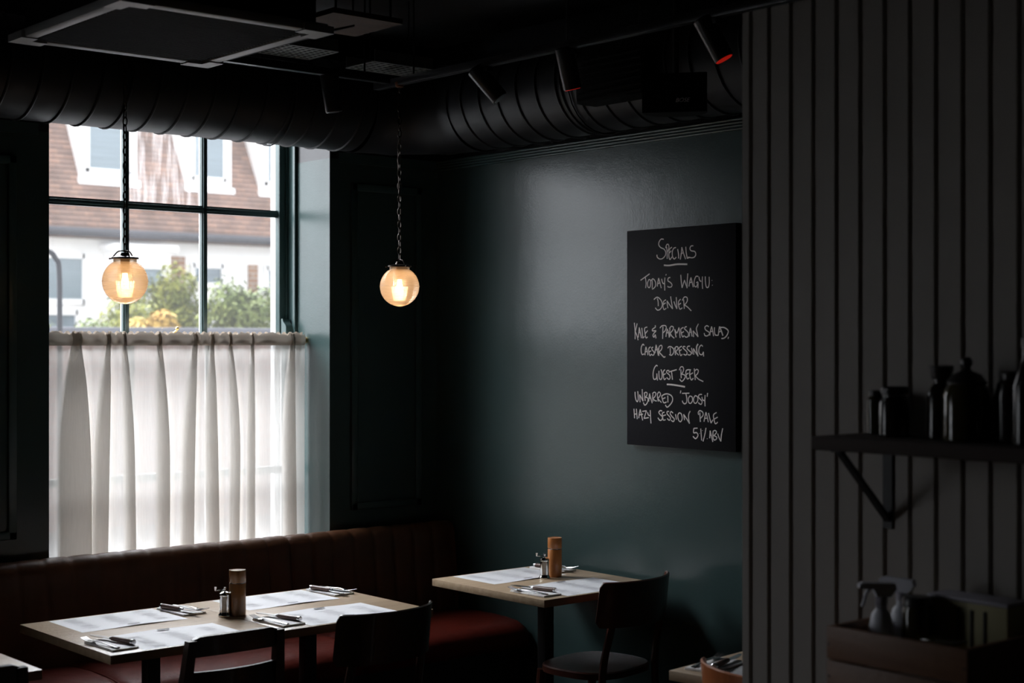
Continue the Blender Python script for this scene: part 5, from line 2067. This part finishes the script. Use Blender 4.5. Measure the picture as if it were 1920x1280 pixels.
def shrub(x, y, h, rad, m, label, seed, nleaf=1500, z0=0.0, ls=0.05):
    rng = random.Random(seed)
    t = thing('garden_shrub', (x, y, GZ + z0), label, 'shrub', 0, 'shrubs behind the garden wall')
    b = MB()
    blobs = [(rng.uniform(-0.75, 0.75) * rad, rng.uniform(-0.4, 0.4) * rad, h * rng.uniform(0.62, 0.88), rad * rng.uniform(0.35, 0.6)) for _ in range(11)]
    blobs.append((0, 0, h * 0.62, rad * 0.8))
    for i in range(nleaf):
        bx, by, bz, br = rng.choice(blobs)
        d = Vector((rng.gauss(0, 1), rng.gauss(0, 1), rng.gauss(0, 1))).normalized() * br * rng.uniform(0.6, 1.05)
        c = Vector((bx, by, bz)) + d
        if c.z < 0.05 or c.z > h:
            continue
        nrm = (d.normalized() + Vector((rng.uniform(-.7, .7), rng.uniform(-.7, .7), rng.uniform(-.2, .9)))).normalized()
        u = nrm.cross(Vector((rng.uniform(-1, 1), rng.uniform(-1, 1), 0.3))).normalized()
        v = nrm.cross(u)
        s = ls * rng.uniform(0.7, 1.5)
        b.face([c - u * s, c - v * s * 0.45, c + u * s, c + v * s * 0.45])
    b.build('foliage', m, t, smooth=0, recalc=False)
    b = MB()
    for k in range(5):
        bx, by, bz, br = blobs[k]
        b.tube(smoothline([(bx * 0.1, by * 0.1, 0.0), (bx * 0.5, by * 0.5, bz * 0.5), (bx, by, bz)], 3), [0.03, 0.028, 0.026, 0.022, 0.018, 0.014, 0.010], 6)
    b.build('stems', M_STEM, t)


SHRUBS = [
    (7.00, 15.55, 2.10, 0.46, M_LEAF2, 'low olive green shrub at the far left of the window view'),
    (8.21, 16.90, 2.44, 0.62, M_LEAF, 'yellow-green shrub behind the left pendant globe, outside'),
    (8.02, 15.55, 2.31, 0.36, M_LEAF_ORANGE, 'orange flowering shrub right of the left pendant globe, outside'),
    (9.87, 18.50, 2.95, 0.74, M_LEAF, 'tallest yellow-green shrub in the middle window panes'),
    (9.29, 15.55, 2.53, 0.60, M_LEAF2, 'olive shrub beside the second window bar, outside'),
    (10.44, 16.90, 2.67, 0.62, M_LEAF, 'yellow-green shrub in the right-hand window panes'),
    (12.35, 18.50, 2.88, 0.70, M_LEAF2, 'olive shrub at the right edge of the window view'),
]
for i_, (x_, y_, h_, r_, m_, l_) in enumerate(SHRUBS):
    shrub(x_, y_, h_ - GZ, r_, m_, l_, 40 + i_, nleaf=5200, ls=0.034)

# black hooped post on the pavement
t_ = thing('hooped_street_post', (5.33, 11.95, GZ), 'black hooped post at the left edge of the window view', 'post')
b = MB()
b.tube(smoothline([(0.02, 0, 0), (0.02, 0, 1.9), (0.015, 0, 2.32 - GZ), (-0.015, 0, 2.43 - GZ), (-0.09, 0, 2.49 - GZ), (-0.3, 0, 2.48 - GZ), (-0.36, 0, 2.38 - GZ), (-0.37, 0, 0.0)], 6), 0.022, 10)
b.build('hoop', M_POST, t_)
